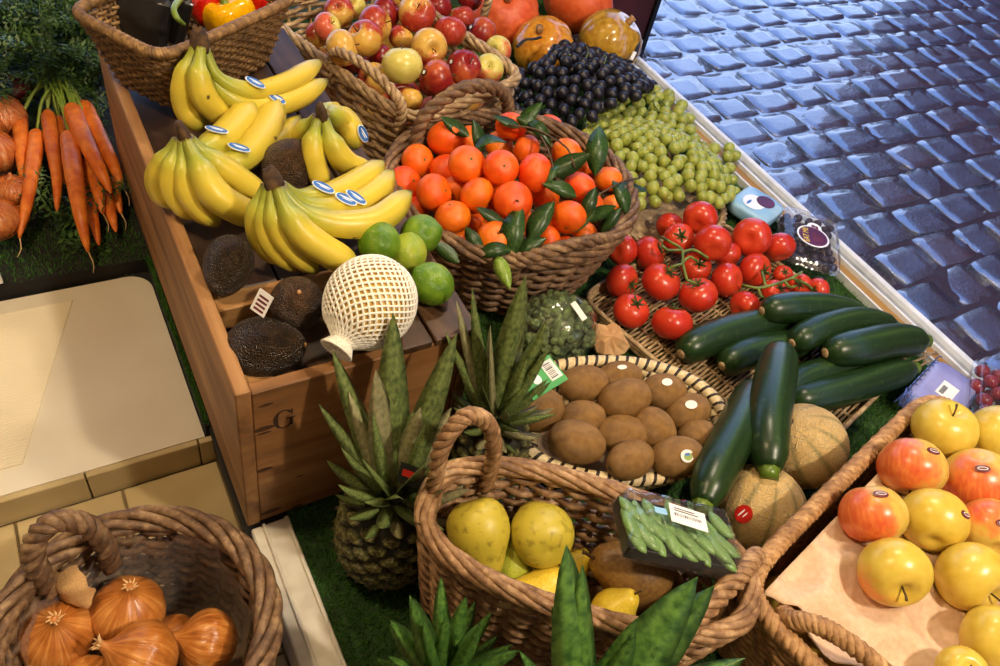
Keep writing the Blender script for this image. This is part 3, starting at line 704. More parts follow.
# ================================================================== produce: shared shapes (unit radius)
def mk(name, vf, mat, smooth=True): return MB().add(*vf).mesh(name, mat, smooth)
def apple_prof(nz=18, squash=.9):
    pr = []
    for i in range(nz+1):
        ph = PI*(1-i/nz); r = math.sin(ph)*(1.0+.05*math.cos(ph)); z = squash*math.cos(ph)
        z -= .34*math.exp(-(r/.26)**2) if ph < PI/2 else -.20*math.exp(-(r/.24)**2)
        pr.append((max(r, 0) if 0 < i < nz else 0, z))
    return pr
_ap = lathe(apple_prof(), 24, lambda th, s: 1+.02*math.cos(5*th)*(1-s))
APPLE = {m: mk('apple', _ap, m) for m in ('apple_gold', 'apple_blush', 'apple_red', 'apple_crimson', 'apple_pale')}
ASTEM = mk('stem', tubev([(0, 0, .50), (.02, .01, .7), (.05, .03, .88), (.1, .05, 1.0)], [.035, .03, .03, .045], 6), 'stem_wood')
def tom_prof(nz=16):
    pr = []
    for i in range(nz+1):
        ph = PI*(1-i/nz); r = math.sin(ph)**.93 if 0 < i < nz else 0; z = .83*math.cos(ph)-(.20*math.exp(-(r/.3)**2) if ph < PI/2 else -.05*math.exp(-(r/.3)**2)); pr.append((r, z))
    return pr
TOM = mk('tomato', lathe(tom_prof(), 26, lambda th, s: 1+.022*math.cos(5*th+.6)*s), 'tomato_skin')
def calyx_mesh():
    mb = MB()
    for k in range(6):
        a = 2*PI*k/6+random.uniform(-.2, .2); L = random.uniform(.42, .6); c, s = math.cos(a), math.sin(a)
        pts = [(0, .0), (.25, .055), (.6, .05), (1.0, .004)]; v = []
        for q, (d, w) in enumerate(pts):
            z = .66+.10*math.sin(d*2.2)+(.12 if d == 1 else 0)
            for sg in (-1, 1): v.append((c*d*L-s*w*sg*1.3, s*d*L+c*w*sg*1.3, z))
            v.append((c*d*L, s*d*L, z-.03))
        f = []
        for q in range(3):
            b = 3*q; f += [(b, b+3, b+4, b+1), (b+1, b+4, b+5, b+2), (b+2, b+5, b+3, b)]
        mb.add(v, f)
    mb.add(*tubev([(0, 0, .60), (.02, 0, .8), (.08, .03, .98)], [.06, .045, .05], 6)); return mb.mesh('calyx', 'calyx')
CALYX = calyx_mesh()
def tang_prof(nz=16):
    pr = []
    for i in range(nz+1):
        ph = PI*(1-i/nz); r = math.sin(ph) if 0 < i < nz else 0; z = .86*math.cos(ph)-(.10*math.exp(-(r/.16)**2) if ph < PI/2 else -.06*math.exp(-(r/.2)**2)); pr.append((r, z))
    return pr
TANG = mk('tangerine', lathe(tang_prof(), 26, lambda th, s: 1+.012*math.cos(9*th)*s*s), 'tangerine_skin')
TBUT = mk('stem_button', tubev([(0, 0, .70), (0, 0, .775), (.01, 0, .81)], [.10, .085, .03], 7), 'calyx')
TSTEM = mk('stem', tubev([(0, 0, .72), (.0, .03, .9), (.02, .1, 1.25)], [.05, .045, .05], 6), 'stem_wood')
def egg(name, mat, a=1.3, k=.15, nose=0.0, nz=18, n=22, lob=None):
    pr = []
    for i in range(nz+1):
        ph = PI*(1-i/nz); z = a*math.cos(ph); r = math.sin(ph)*(1-k*math.cos(ph)) if 0 < i < nz else 0
        if nose: z += nose*math.exp(-(r/.22)**2)*(1 if ph < PI/2 else -.5)
        pr.append((r, z))
    return mk(name, lathe(pr, n, lob), mat)
AVO = egg('avocado', 'avocado_skin', 1.32, .13, .04); AVOB = egg('avocado', 'avocado_brown', 1.15, .06, .02)
LIME = egg('lime', 'lime_skin', 1.08, 0, .12); LIMEY = egg('lime', 'lime_yellow', 1.08, 0, .12)
KIWI = egg('kiwi', 'kiwi_skin', 1.38, .03, -.06)
KEND = mk('blossom_end', tubev([(0, 0, 1.27), (0, 0, 1.34), (0, 0, 1.37)], [.16, .13, .07], 8), 'stem_wood')
def pear_prof(neck=.42, top=1.45):
    return [(0, -.93), (.10, -.97), (.35, -.98), (.68, -.86), (.92, -.55), (1.0, -.15), (.95, .22), (.80, .55), (.64, .82), (.52, 1.05), (neck, 1.22), (neck*.7, 1.36), (.10, top-.04), (0, top-.06)]
def fine(pr, n=26): return [(max(0, q[0]) if 0 < i < n else 0, q[1]) for i, q in enumerate(spline([(a, b, 0) for a, b in pr], n))]
_pp = lathe(fine(pear_prof()), 22, lambda th, s: 1+.025*math.cos(3*th+1)); PEAR = {m: mk('pear', _pp, m) for m in ('pear_skin', 'pear_green', 'pear_brown', 'pear_yellow')}
PSTEM = mk('stem', tubev([(0, 0, 1.34), (.01, .01, 1.5), (.08, .02, 1.68), (.1, .02, 1.75)], [.05, .045, .05, .08], 6), 'stem_wood')
def onion_prof(): return [(0, -.80), (.12, -.84), (.45, -.76), (.80, -.48), (.99, -.08), (.99, .22), (.80, .55), (.50, .78), (.26, .93), (.14, 1.08), (.09, 1.25), (.0, 1.27)]
_op = lathe(fine(onion_prof(), 24), 26, lambda th, s: 1+.02*math.cos(6*th))
ONION = {m: mk('onion', _op, m) for m in ('onion_skin', 'onion_net_skin', 'red_onion_skin')}
def onion_tuft():
    mb = MB()
    for k in range(9):
        a = 2*PI*k/9; L = random.uniform(.12, .3); mb.add(*tubev([(.06*math.cos(a), .06*math.sin(a), 1.12), (.12*math.cos(a), .12*math.sin(a), 1.25), (.1*math.cos(a)+L*.6*math.cos(a+.5), .1*math.sin(a)+L*.6*math.sin(a+.5), 1.25+L*.4)], [.05, .04, .01], 5))
    return mb.mesh('dry_neck', 'onion_paper')
OTUFT = onion_tuft()
def onion_flake():      # a curled flake of dry skin
    v = []; f = []; n = 9
    for i in range(n):
        for j in range(n):
            a = -1+2*i/(n-1); b = -1+2*j/(n-1); e = 1-.12*math.sin(5*a)*b
            v.append((.72*a*e*math.sqrt(max(.05, 1-.5*b*b)), .72*b*e*math.sqrt(max(.05, 1-.5*a*a)), .30*(1-a*a)-.22*b*b+.05*math.sin(6*b+3*a)))
    m = len(v); v += [(x, y, z-.02) for x, y, z in v]
    for i in range(n-1):
        for j in range(n-1): k = i*n+j; f += [(k, k+n, k+n+1, k+1), (m+k, m+k+1, m+k+n+1, m+k+n)]
    return MB().add(v, f).mesh('dry_skin', 'onion_paper')
FLAKE = onion_flake()
def leaf_mesh(name, mat, L=1.0, w=.22, fold=.12, bend=.15, n=8):
    v = []; f = []
    for i in range(n+1):
        s = i/n; ww = w*math.sin(PI*min(1, s*.96+.02))**.8*(1-.25*s) if 0 < i < n else .004; zz = bend*math.sin(PI*s)-bend*.6*s
        v += [(-ww, L*s, zz+fold*ww/w*w), (0, L*s, zz), (ww, L*s, zz+fold*ww/w*w), (0, L*s, zz-.012)]
    for i in range(n): b = 4*i; f += [(b, b+1, b+5, b+4), (b+1, b+2, b+6, b+5), (b+2, b+3, b+7, b+6), (b+3, b, b+4, b+7)]
    return MB().add(v, f).mesh(name, mat)
LEAF = [leaf_mesh('leaf', 'leaf_citrus', 1, .24, .35, b) for b in (.12, .22, -.08)]; LEAFL = leaf_mesh('leaf', 'leaf_light', 1, .24, .3, .1)
def ico(name, mat, n=10, m=8, sq=1.0):
    return mk(name, lathe([(math.sin(PI*(1-i/m)) if 0 < i < m else 0, sq*math.cos(PI*(1-i/m))) for i in range(m+1)], n), mat)

def attach(child, parent, mw):
    pm = Matrix.LocRotScale(parent.location, parent.rotation_quaternion if parent.rotation_mode == 'QUATERNION' else parent.rotation_euler.to_quaternion(), parent.scale)
    if parent.parent is not None:
        g = parent.parent; pm = Matrix.LocRotScale(g.location, g.rotation_quaternion if g.rotation_mode == 'QUATERNION' else g.rotation_euler.to_quaternion(), g.scale) @ pm
    child.parent = parent; child.rotation_mode = 'QUATERNION'; child.matrix_basis = pm.inverted() @ mw; return child
def fruit(name, me, loc, r, axis=(0, 0, 1), spin=0.0, label=None, cat=None, group=None, parts=(), parent=None, scale=None):
    sc = scale if scale is not None else (r, r, r)
    o = ob(name, me, None, loc, orient(axis, spin), sc)
    if parent is not None: o.parent = parent; o.location = Vector(loc)-Vector(parent.location)
    else: tag(o, label, cat, group)
    for pn, pm in parts: ob(pn, pm, o)
    return o
def sticker(parent, c, n, xdir, w, h, mat, inner=None, name='sticker', dome=.0002):
    n = Vector(n).normalized(); x = Vector(xdir); x = (x-n*x.dot(n)).normalized(); y = n.cross(x)
    q = Matrix((x, y, n)).transposed().to_quaternion(); mw = Matrix.LocRotScale(Vector(c), q, (1, 1, 1))
    s = attach(ob(name, MB().add(*discv(w, h, .0007, 18, dome)).mesh(name, mat, False)), parent, mw)
    if inner:
        for k, (dx, dy, a, b, im) in enumerate(inner):
            i = ob('sticker_print', MB().add(*discv(a, b, .0003, 14)).mesh('sticker_print', im, False))
            if parent.parent is None: attach2(i, s, mw @ Matrix.Translation((dx, dy, .0007+dome*.8+.0002*k)))
            else: attach(i, parent, mw @ Matrix.Translation((dx, dy, .0007+dome*.8+.0002*k)))
    return s
def world_m(o):
    m = o.matrix_basis.copy(); p = o.parent
    while p is not None: m = p.matrix_basis @ m; p = p.parent
    return m
def attach2(child, parent, mw):
    child.parent = parent; child.rotation_mode = 'QUATERNION'; child.matrix_basis = world_m(parent).inverted() @ mw; return child
def attach(child, parent, mw): return attach2(child, parent, mw)

# ================================================================== bananas on the crate
def bananas(label, crown, cps_list, rad, stickers=(), grp='hands of bananas on the crate'):
    c = P(*crown); root = thing('banana_hand', label, 'bananas', (c.x, c.y, .256), grp); lst = []
    prof = [1.04, .90]*5
    for k, cps in enumerate(cps_list):
        rr = rad if not isinstance(rad, (list, tuple)) else rad[k]
        pts = spline([P(*q) for q in cps], 26); n = len(pts)
        L = np.concatenate([[0], np.cumsum(np.linalg.norm(np.diff(pts, axis=0), axis=1))]); L /= L[-1]
        rd = np.interp(L, [0, .06, .16, .28, .5, .8, .9, .955, .985, 1], [.42, .42, .48, .86, 1.0, .95, .74, .45, .26, .18])*rr
        v, f, t, a = tubev(pts, rd, 10, prof=prof); t = [float(L[i//10])*.999+.0001 for i in range(len(v))]
        b = MB().add(v, f, t, a).build('banana', 'banana_skin', root, True, True); lst.append((b, pts, rr))
    d = Vector(crown_dir(crown, cps_list)); 
    top = c+d*.011; MB().add(*tubev([c-d*.020, c-d*.008, c+d*.003, top], [.010, .0125, .0105, .0065], 9, flat=.6)).build('crown', 'banana_crown', root, True, True)
    for (k, u, v, ang) in stickers:
        b, pts, rr = lst[k]
        best = min(pts, key=lambda q: (lambda e: (e[0]-u)**2+(e[1]-v)**2)(pix(q)))
        nrm = (CT*.8+Vector((0, 0, .55))).normalized(); x = S(math.cos(ang), math.sin(ang))
        tg = pts[-1]-pts[0]; nrm = (nrm-Vector(tg).normalized()*nrm.dot(Vector(tg).normalized())).normalized()
        sticker(b, Vector(best)+nrm*(rr*.985), nrm, x, .0140, .0085, 'white_ink', [(0, 0, .0128, .0074, 'blue_ink'), (0, .0014, .0095, .0011, 'white_ink'), (.001, -.0016, .0065, .0008, 'white_ink')], dome=.0006)
    return root
def pix(p):
    d = Vector(p)-Vector((0, 0, CAMH)); z = -d.dot(CT); return 500+F*d.dot(CR)/z, 333-F*d.dot(CU)/z
def crown_dir(crown, cps):
    c = P(*crown); m = Vector((0, 0, 0))
    for q in cps: m += (P(*q[0])-P(*q[1])).normalized()
    return m.normalized()
bananas('tall banana hand leaning on the seagrass basket of peppers', (199, 37, .395), [
    [(196, 46, .385), (184, 78, .350), (186, 108, .312), (203, 132, .285)],
    [(197, 46, .382), (192, 76, .345), (198, 106, .305), (212, 130, .28)],
    [(201, 48, .385), (199, 76, .362), (207, 102, .33), (231, 124, .29)],
    [(204, 49, .380), (218, 77, .352), (250, 92, .325), (290, 82, .315), (321, 61, .31)],
    [(203, 51, .376), (215, 84, .342), (250, 106, .310), (293, 100, .298), (327, 80, .295)]], [.0165, .0165, .0175, .0165, .017], [(3, 250, 84, .2), (4, 268, 96, .1)])
bananas('banana hand with greenish stalks near the side board of the crate', (182, 131, .372), [
    [(178, 140, .360), (166, 161, .336), (160, 184, .305), (174, 209, .275)],
    [(180, 141, .360), (173, 166, .338), (175, 192, .308), (196, 219, .276)],
    [(183, 142, .362), (184, 166, .342), (192, 197, .312), (220, 226, .277)],
    [(187, 141, .364), (199, 166, .348), (218, 197, .322), (265, 222, .285)],
    [(190, 140, .364), (212, 160, .342), (238, 180, .315), (268, 200, .284)],
    [(186, 138, .352), (200, 150, .326), (222, 140, .318), (241, 120, .315), (254, 104, .312)],
    [(188, 140, .348), (214, 160, .316), (241, 160, .308), (264, 132, .305), (279, 98, .302)],
    [(190, 142, .34), (232, 162, .285), (268, 148, .276), (286, 133, .278), (300, 116, .28)]], [.0165, .0165, .0165, .0185, .017, .0195, .0195, .016], [(5, 216, 150, .1), (6, 232, 150, -.1)])
bananas('small upright banana hand between the big brown avocado and the apple basket', (321, 111, .362), [
    [(316, 117, .350), (305, 130, .325), (299, 143, .298), (303, 158, .276)],
    [(318, 119, .352), (313, 145, .328), (316, 168, .302), (326, 190, .276)],
    [(324, 119, .352), (333, 144, .330), (346, 162, .305), (372, 172, .282)],
    [(322, 113, .346), (332, 112, .322), (338, 124, .30), (338, 142, .280)],
    [(325, 114, .350), (340, 118, .326), (351, 130, .310), (356, 150, .288)]], [.0145, .016, .0165, .0145, .0175], [(4, 343, 136, -.4)])
bananas('front banana hand curving round behind the limes', (272, 177, .378), [
    [(266, 185, .366), (257, 210, .342), (261, 236, .308), (283, 264, .276)],
    [(268, 187, .367), (264, 211, .345), (272, 242, .310), (300, 270, .277)],
    [(272, 188, .368), (273, 214, .348), (287, 243, .316), (318, 272, .280)],
    [(278, 189, .370), (289, 214, .354), (310, 240, .328), (358, 268, .292)],
    [(281, 188, .368), (300, 209, .348), (332, 224, .328), (375, 221, .320), (411, 192, .318)],
    [(281, 186, .364), (310, 206, .336), (345, 208, .318), (374, 194, .313), (393, 171, .311)],
    [(280, 184, .362), (302, 197, .336), (332, 195, .322), (360, 181, .316), (384, 162, .312)]], [.0155, .0155, .0155, .018, .0175, .0165, .0165], [(5, 341, 209, .1), (6, 318, 194, .05), (5, 353, 212, -.3)])

# ================================================================== avocados, limes, pomelo on the crate
def avo(u, v, z, rpx, me, axis, label, st=None):
    p = P(u, v, z); r = rpx*PXM(p); o = fruit('avocado', me, p, r, axis, 1.0, label, 'avocado', 'avocados on the crate', [('stem_scar', MB().add(*tubev([(0, 0, 1.30 if me is AVO else 1.14), (0, 0, 1.375 if me is AVO else 1.185), (0, 0, 1.385 if me is AVO else 1.19)], [.10, .08, .02], 7)).mesh('stem_scar', 'wood_cleat'))]); return o
avo(289, 167, .290, 27, AVOB, S(.5, .4, .3), 'round brown avocado between the banana hands')
avo(228, 266, .287, 24, AVO, S(-.25, -1, .1), 'dark avocado beside the side board of the crate')
a3 = avo(297, 303, .286, 27, AVOB, S(.3, .3, .9), 'brown avocado with a paper tag, beside the white foam net')
avo(266, 347, .258, 31, AVO, S(1, .05, .15), 'large dark avocado lying in the front recess of the crate')
p = P(262, 303, .313); tg3 = attach2(ob('paper_tag', MB().add(*boxv(-.009, .009, -.013, .013, 0, .0006)).mesh('paper_tag', 'paper', False)), a3, Matrix.LocRotScale(p, frame_q(S(.8, -.55, .1), S(.55, .8, .35)), (1, 1, 1)))
for k in range(4): attach2(ob('tag_print', MB().add(*boxv(-.006, .006, -.010+.005*k, -.0075+.005*k, .0006, .0009)).mesh('tag_print', 'maroon_ink', False)), a3, world_m(tg3))
for u, v, z, rp, me, ax, lb in ((379, 243, .305, 22, LIME, S(.3, .3, 1), 'dark green lime resting against a banana'), (421, 234, .291, 20, LIME, S(1, .2, .3), 'green lime touching the tangerine basket'), (408, 253, .290, 19.5, LIMEY, S(.2, .9, .5), 'yellowish lime between two green limes'), (432, 284, .2925, 22, LIME, S(-.6, .5, .5), 'bright green lime at the front corner of the crate')):
    q = P(u, v, z); fruit('lime', me, q, rp*PXM(q)*.98, ax, .4, lb, 'lime', 'limes on the crate')
def netted():
    c = P(370, 303, .315); ax = (P(338, 345, .285)-P(390, 272, .318)).normalized(); r = 45*PXM(c)*.97
    q = orient(ax, .3); o = tag(ob('papaya', egg('papaya', 'papaya_skin', 1.08, .02), None, c, q, r), 'yellow fruit wrapped in a white foam net, behind a pineapple crown', 'fruit')
    mb = MB(); N = 30; m = 40
    def rz(s):
        z = -1.06+2.45*s; 
        if z < .86: rr = math.sqrt(max(0.0, 1-(z/1.12)**2))*1.035*(1-.02*z/1.08)
        else: rr = .62-(z-.86)*1.30
        if z > 1.12: rr = .235+ (z-1.12)*.55
        return max(rr, .12 if z > 0 else .05), z
    for sg in (1, -1):
        for k in range(N):
            pts = []
            for i in range(m+1):
                s = .02+.98*i/m; rr, z = rz(s); th = 2*PI*k/N+sg*s*2.9; pts.append((rr*math.cos(th), rr*math.sin(th), z))
            mb.add(*tubev(pts, .030, 5))
    mb.build('foam_net', 'foam_white', o)
    sticker(o, P(392, 279, .345), S(.3, .6, .8), S(1, -.35), .018, .006, 'black_ink', [(-.004, 0, .006, .004, 'yellow_ink'), (.010, 0, .005, .004, 'red_ink')], 'fruit_label')
netted()

# ================================================================== tangerines
def hull(cx, cy, R, zr, zc): return lambda x, y: zr+(zc-zr)*max(0, 1-((x-cx)**2+(y-cy)**2)/R**2)
tdome = hull(.655, .858, .20, .150, .225)
TA = [(477,117,13,-.01),(447,139,19,0),(433,131,14,-.03),(420,162,16,0),(405,184,16.5,-.005),(444,171,16,-.03),(467,165,18,.012),(501,168,17,.012),(535,173,18.5,.012),(434,193,18,.004),(477,196,17,-.012),(513,201,18.5,.005),(453,217,17,0),(495,239,17.5,.012),(476,222,13,-.03),(459,242,13,-.03),(415,210,14,-.03),(568,218,17,.0),(580,187,15.5,.0),(545,197,14,-.035),(567,154,15.5,0),(549,129,14,-.005),(511,128,15,0),(526,149,14,-.015),(600,160,14.5,0),(608,179,13.5,-.004),(612,205,11,-.02),(565,248,12,-.03),(486,180,15,-.04),(520,222,14,-.035),(545,222,15,-.03),(548,240,14,-.035),(590,205,14,-.03),(585,168,14,-.03),(455,190,14,-.045),(495,205,14,-.045),(430,180,13,-.04),(470,140,14,-.03),(500,145,14,-.03),(585,235,13,-.035)]
tp = [on_dome(u, v, tdome, dz) for u, v, r, dz in TA]; tr_ = [r*PXM(q)*1.07 for (u, v, r, d), q in zip(TA, tp)]
tp = relax(tp, tr_, lambda x, y: .02)
TOBJ = []
for i, (q, r) in enumerate(zip(tp, tr_)):
    ax = Vector((random.uniform(-.8, .8), random.uniform(-.8, .8), random.uniform(-.2, 1))).normalized(); parts = [('stem_button', TBUT)]; lb = 'glossy orange tangerine heaped in the dark round basket'; gp = 'tangerines in the round basket'
    if i == 13: ax = S(.2, .25, .9); parts = [('stem', TSTEM)]; lb = 'tangerine with a short stem at the front rim of the round basket'; gp = None
    if i == 11: ax = S(.2, -.1, .9); parts = [('stem', TSTEM)]; lb = 'tangerine with a short dark stem in the middle of the heap'; gp = None
    TOBJ.append(fruit('tangerine', TANG, q, r, ax, random.uniform(0, 6), lb, 'tangerine', gp, parts))
LV = [(530,117,-50+100,26,0),(597,150,85,36,0),(455,127,150,24,0),(477,137,100,24,0),(490,145,20,24,0),(507,122,160,20,0),(530,125,-30,22,0),(540,133,-50,24,0),(568,165,25,34,0),(560,190,160,26,0),(590,203,70,24,0),(600,213,20,24,0),(611,220,50,22,0),(620,197,110,26,0),(633,188,-20,20,0),(541,222,60,36,0),(515,232,80,40,0),(490,216,150,22,0),(474,241,120,24,0),(496,252,10,26,0),(446,252,140,24,0),(530,247,30,26,0),(552,176,60,20,0),(583,222,40,22,0)]
for k, (u, v, ang, L, lt) in enumerate(LV):
    q = on_dome(u, v, tdome, .024); a = math.radians(ang); d = S(math.cos(a), math.sin(a), random.uniform(-.1, .35)); par = min(TOBJ, key=lambda o: (Vector(o.location)-q).length)
    w = Vector((0, 0, 1))*.6+CT*.7+Vector((random.uniform(-.5, .5), random.uniform(-.5, .5), 0)); x = d.cross(w).normalized(); z = x.cross(d).normalized()
    ln = L*PXM(q)*1.45; mw = Matrix.LocRotScale(q-d*ln*.5, Matrix((x, d, z)).transposed().to_quaternion(), (ln,)*3)
    attach(ob('leaf', LEAF[k % 3]), par, mw)
q = P(503, 272, .165); d = S(.35, -.9, .2); x = d.cross(CT).normalized(); z = x.cross(d); ln = 38*PXM(q)
attach(ob('leaf', LEAFL), TOBJ[13], Matrix.LocRotScale(q-d*ln*.5, Matrix((x, d, z)).transposed().to_quaternion(), (ln,)*3))
for a, b in (((508, 125), (560, 142)), ((560, 142), (575, 168)), ((598, 195), (640, 178)), ((540, 135), (556, 180))):
    qa = on_dome(*a, tdome, .028); qb = on_dome(*b, tdome, .028); par = min(TOBJ, key=lambda o: (Vector(o.location)-qa).length)
    m = MB().add(*tubev(spline([qa, (qa+qb)/2+Vector((0, 0, .008)), qb], 8), .0016, 5)).mesh('twig', 'stem_wood'); attach(ob('twig', m), par, Matrix.Identity(4))

for k, o_ in enumerate(TOBJ):
    if o_.get('group') is None: continue
    if any(c.name.startswith('leaf') for c in o_.children): tag(o_, 'orange tangerine with a dark green leaf lying on it', None, 'tangerines with leaves in the round basket')
    elif k >= 28: tag(o_, 'tangerine wedged under others, lower in the heap of the round basket', None, 'lower tangerines in the round basket')
# ================================================================== apples in the pale basket
adome = lambda x, y: .185+.045*max(0, 1-((x-.60)**2+(y-1.22)**2)/.2**2)
AA = [(327,27,14,'pale',0),(339,12,15,'red',0),(354,6,12,'pale',-.01),(317,35,12,'red',-.02),(365,39,18.5,'red',0),(342,48,17.5,'red',0),(375,24,18,'red',.005),(386,12,15,'crimson',0),(417,14,19,'red',.01),(401,38,13,'red',-.03),(381,57,13,'crimson',-.03),(403,66,20.5,'pale',.012),(429,47,18.5,'red',.008),(450,32,16.5,'red',.004),(482,33,16,'crimson',.004),(438,8,14,'crimson',-.005),(464,68,18,'crimson',.006),(437,78,18,'crimson',.002),(489,69,15,'pale',0),(498,50,14,'pale',-.01),(374,80,17,'red',-.02),(410,99,13,'red',-.02),(446,94,15,'pale',-.015),(468,98,14,'red',-.01),(434,113,11,'pale',-.03),(462,18,13,'red',-.02),(400,-4,15,'red',0),(360,-10,14,'crimson',0),(430,-14,15,'red',0),(470,-2,13,'crimson',-.01)]
ap = [on_dome(u, v, adome, dz) for u, v, r, c, dz in AA]; ar = [A_[2]*PXM(q) for A_, q in zip(AA, ap)]
ap = relax(ap, ar, lambda x, y: .05)
for i_ in range(4):          # the layer underneath
    for j_ in range(3):
        w_ = Vector((.601, 1.244, .105+.015*((i_+j_) % 2)))+Vector((math.cos(.314), math.sin(.314), 0))*(-.085+.085*j_)+Vector((-math.sin(.314), math.cos(.314), 0))*(-.135+.088*i_); ap.append(w_); ar.append(.036); AA.append((0, 0, 18, ('red', 'crimson', 'red')[j_], 0))
LBL = {'pale': 'yellow apple with a faint blush in the pale wicker basket', 'red': 'red and yellow streaked apple in the pale wicker basket', 'crimson': 'dark crimson apple in the pale wicker basket'}
for i, (A_, q, r) in enumerate(zip(AA, ap, ar)):
    ax = Vector((random.uniform(-.7, .7), random.uniform(-.9, .5), random.uniform(.1, 1))).normalized()
    if i == 8: ax = S(.15, .15, 1)
    if i == 11: ax = S(0, 1, .45)
    low = i >= 30
    o_ = fruit('apple', APPLE['apple_'+A_[3]], q, r, ax, random.uniform(0, 6), 'apple lying under the others, deep in the pale wicker basket' if low else LBL[A_[3]], 'apple', 'lower apples in the pale basket' if low else A_[3]+' apples in the pale basket', [('stem', ASTEM)])
    if i in (14, 16, 17): n_ = S(-.7, .1, .75); sticker(o_, q+n_*r*.97, n_, S(1, 0), .0055, .0055, 'black_ink', [(0, 0, .0035, .0035, 'white_ink')])
# ================================================================== pumpkins
def pumpkin(u, v, z, rpx, mat, axis, label, sq=.82, wrapped=False, stem=True):
    p = P(u, v, z); r = rpx*PXM(p)
    me = mk('pumpkin', lathe([(math.sin(PI*(1-i/18)) if 0 < i < 18 else 0, sq*math.cos(PI*(1-i/18))-(.14*math.exp(-(math.sin(PI*(1-i/18))/.25)**2) if i > 9 else 0)) for i in range(19)], 60, lambda th, s: 1-.045*abs(math.cos(5*th))**6*math.sin(PI*s)), mat)
    o = fruit('pumpkin', me, p, r, axis, .3, label, 'pumpkin', 'pumpkins at the end of the stall', [('stem', mk('stem', tubev([(0, 0, sq-.18), (0, 0, sq-.02), (.03, 0, sq+.1)], [.13, .10, .12], 8), 'wood_cleat'))] if stem else [])
    return o, r
pumpkin(504, 14, .058, 36, 'pumpkin_red', S(.12, .15, 1), 'orange red pumpkin with a round stem scar above the apple basket')
pumpkin(578, 2, .060, 37, 'pumpkin_red', S(.5, .8, .2), 'orange red pumpkin standing against the dark upright board')
o_, r_ = pumpkin(543, 46, .052, 31, 'pumpkin_yellow', S(-.2, .3, 1), 'shiny orange yellow pumpkin behind the black grapes')
attach2(ob('dark_strap', MB().add(*tubev(spline([P(517, 47, .098), P(525, 40, .108), P(534, 39, .110), P(541, 37, .108)], 10), .0042, 6, flat=.5)).mesh('dark_strap', 'black_ink')), o_, Matrix.Identity(4))
o_, r_ = pumpkin(610, 42, .050, 33, 'pumpkin_olive', S(.6, .5, .6), 'olive yellow pumpkin with a black label strap beside the rail', .9)
attach2(ob('label_strap', MB().add(*tubev(spline([P(633, 22, .085), P(638, 36, .082), P(637, 50, .072), P(631, 62, .055)], 10), .0045, 6, flat=.5)).mesh('label_strap', 'black_ink')), o_, Matrix.Identity(4)); attach2(ob('barcode', MB().add(*tubev(spline([P(635, 52, .0745), P(631, 60, .062)], 4), .0052, 6, flat=.5)).mesh('barcode', 'paper')), o_, Matrix.Identity(4))

# ================================================================== grapes
def inside(poly, x, y):
    c = False; n = len(poly); j = n-1
    for i in range(n):
        if (poly[i][1] > y) != (poly[j][1] > y) and x < (poly[j][0]-poly[i][0])*(y-poly[i][1])/(poly[j][1]-poly[i][1])+poly[i][0]: c = not c
        j = i
    return c
def grapes(name, label, poly, dome, rpx, mat, layers, stems, lim=260):
    us = [p[0] for p in poly]; vs = [p[1] for p in poly]; cu, cv = sum(us)/len(us), sum(vs)/len(vs)
    base = on_dome(cu, cv, dome); root = thing(name, label, 'grapes', (base.x, base.y, .006), 'bunches of grapes on the stall'); me = ico('grape', mat, 12, 9, 1.12); acc = []
    for dz, num in layers:
        for _ in range(num):
            u = random.uniform(min(us), max(us)); v = random.uniform(min(vs), max(vs))
            if not inside(poly, u, v): continue
            q = on_dome(u, v, dome, dz+random.uniform(-.004, .004)); r = rpx*PXM(q)*random.uniform(.88, 1.08)
            if q.z < r+.012: q = P(u, v, r+.012)
            if all((q-a).length > (r+b)*.90 for a, b in acc): acc.append((q, r))
            if len(acc) >= lim: break
    for q, r in acc:
        ob('grape', me, root, q-Vector(root.location), orient((random.uniform(-1, 1), random.uniform(-1, 1), random.uniform(-1, 1))), r)
    for st in stems:
        MB().add(*tubev(spline([on_dome(u, v, dome, d) for u, v, d in st], 12), .0016, 5)).build('stalk', 'vine', root, True, True)
    return len(acc)
nb = grapes('grape_bunch', 'large bunch of black grapes beside the orange pumpkins', [(500,100),(506,84),(518,74),(541,66),(552,48),(572,40),(592,35),(612,46),(632,70),(652,86),(640,95),(610,104),(588,122),(560,126),(530,116),(508,116)], hull(1.03, 1.20, .26, .02, .13), 6.4, 'grape_black', ((0, 4000), (-.016, 1500)),
    [[(583, 42, .012), (588, 50, .012), (586, 58, .01)], [(598, 50, .012), (606, 56, .014), (604, 64, .01)], [(560, 48, .008), (570, 55, .012)]])
ng = grapes('grape_bunch', 'large bunch of green grapes on a wicker tray by the rail', [(583,132),(592,112),(604,104),(622,98),(634,92),(652,90),(668,94),(684,106),(692,122),(692,138),(706,148),(722,150),(734,146),(736,172),(735,196),(722,204),(708,202),(696,192),(680,196),(660,204),(648,212),(636,208),(628,190),(612,172),(604,150),(590,146)], hull(1.04, .93, .20, .03, .105), 6.3, 'grape_green', ((0, 5000), (-.016, 2000)),
    [[(655, 92, .012), (654, 104, .014), (660, 112, .01)], [(650, 106, .012), (646, 116, .01)], [(708, 152, .012), (716, 162, .013), (722, 172, .01)], [(660, 100, .012), (672, 112, .01)]])

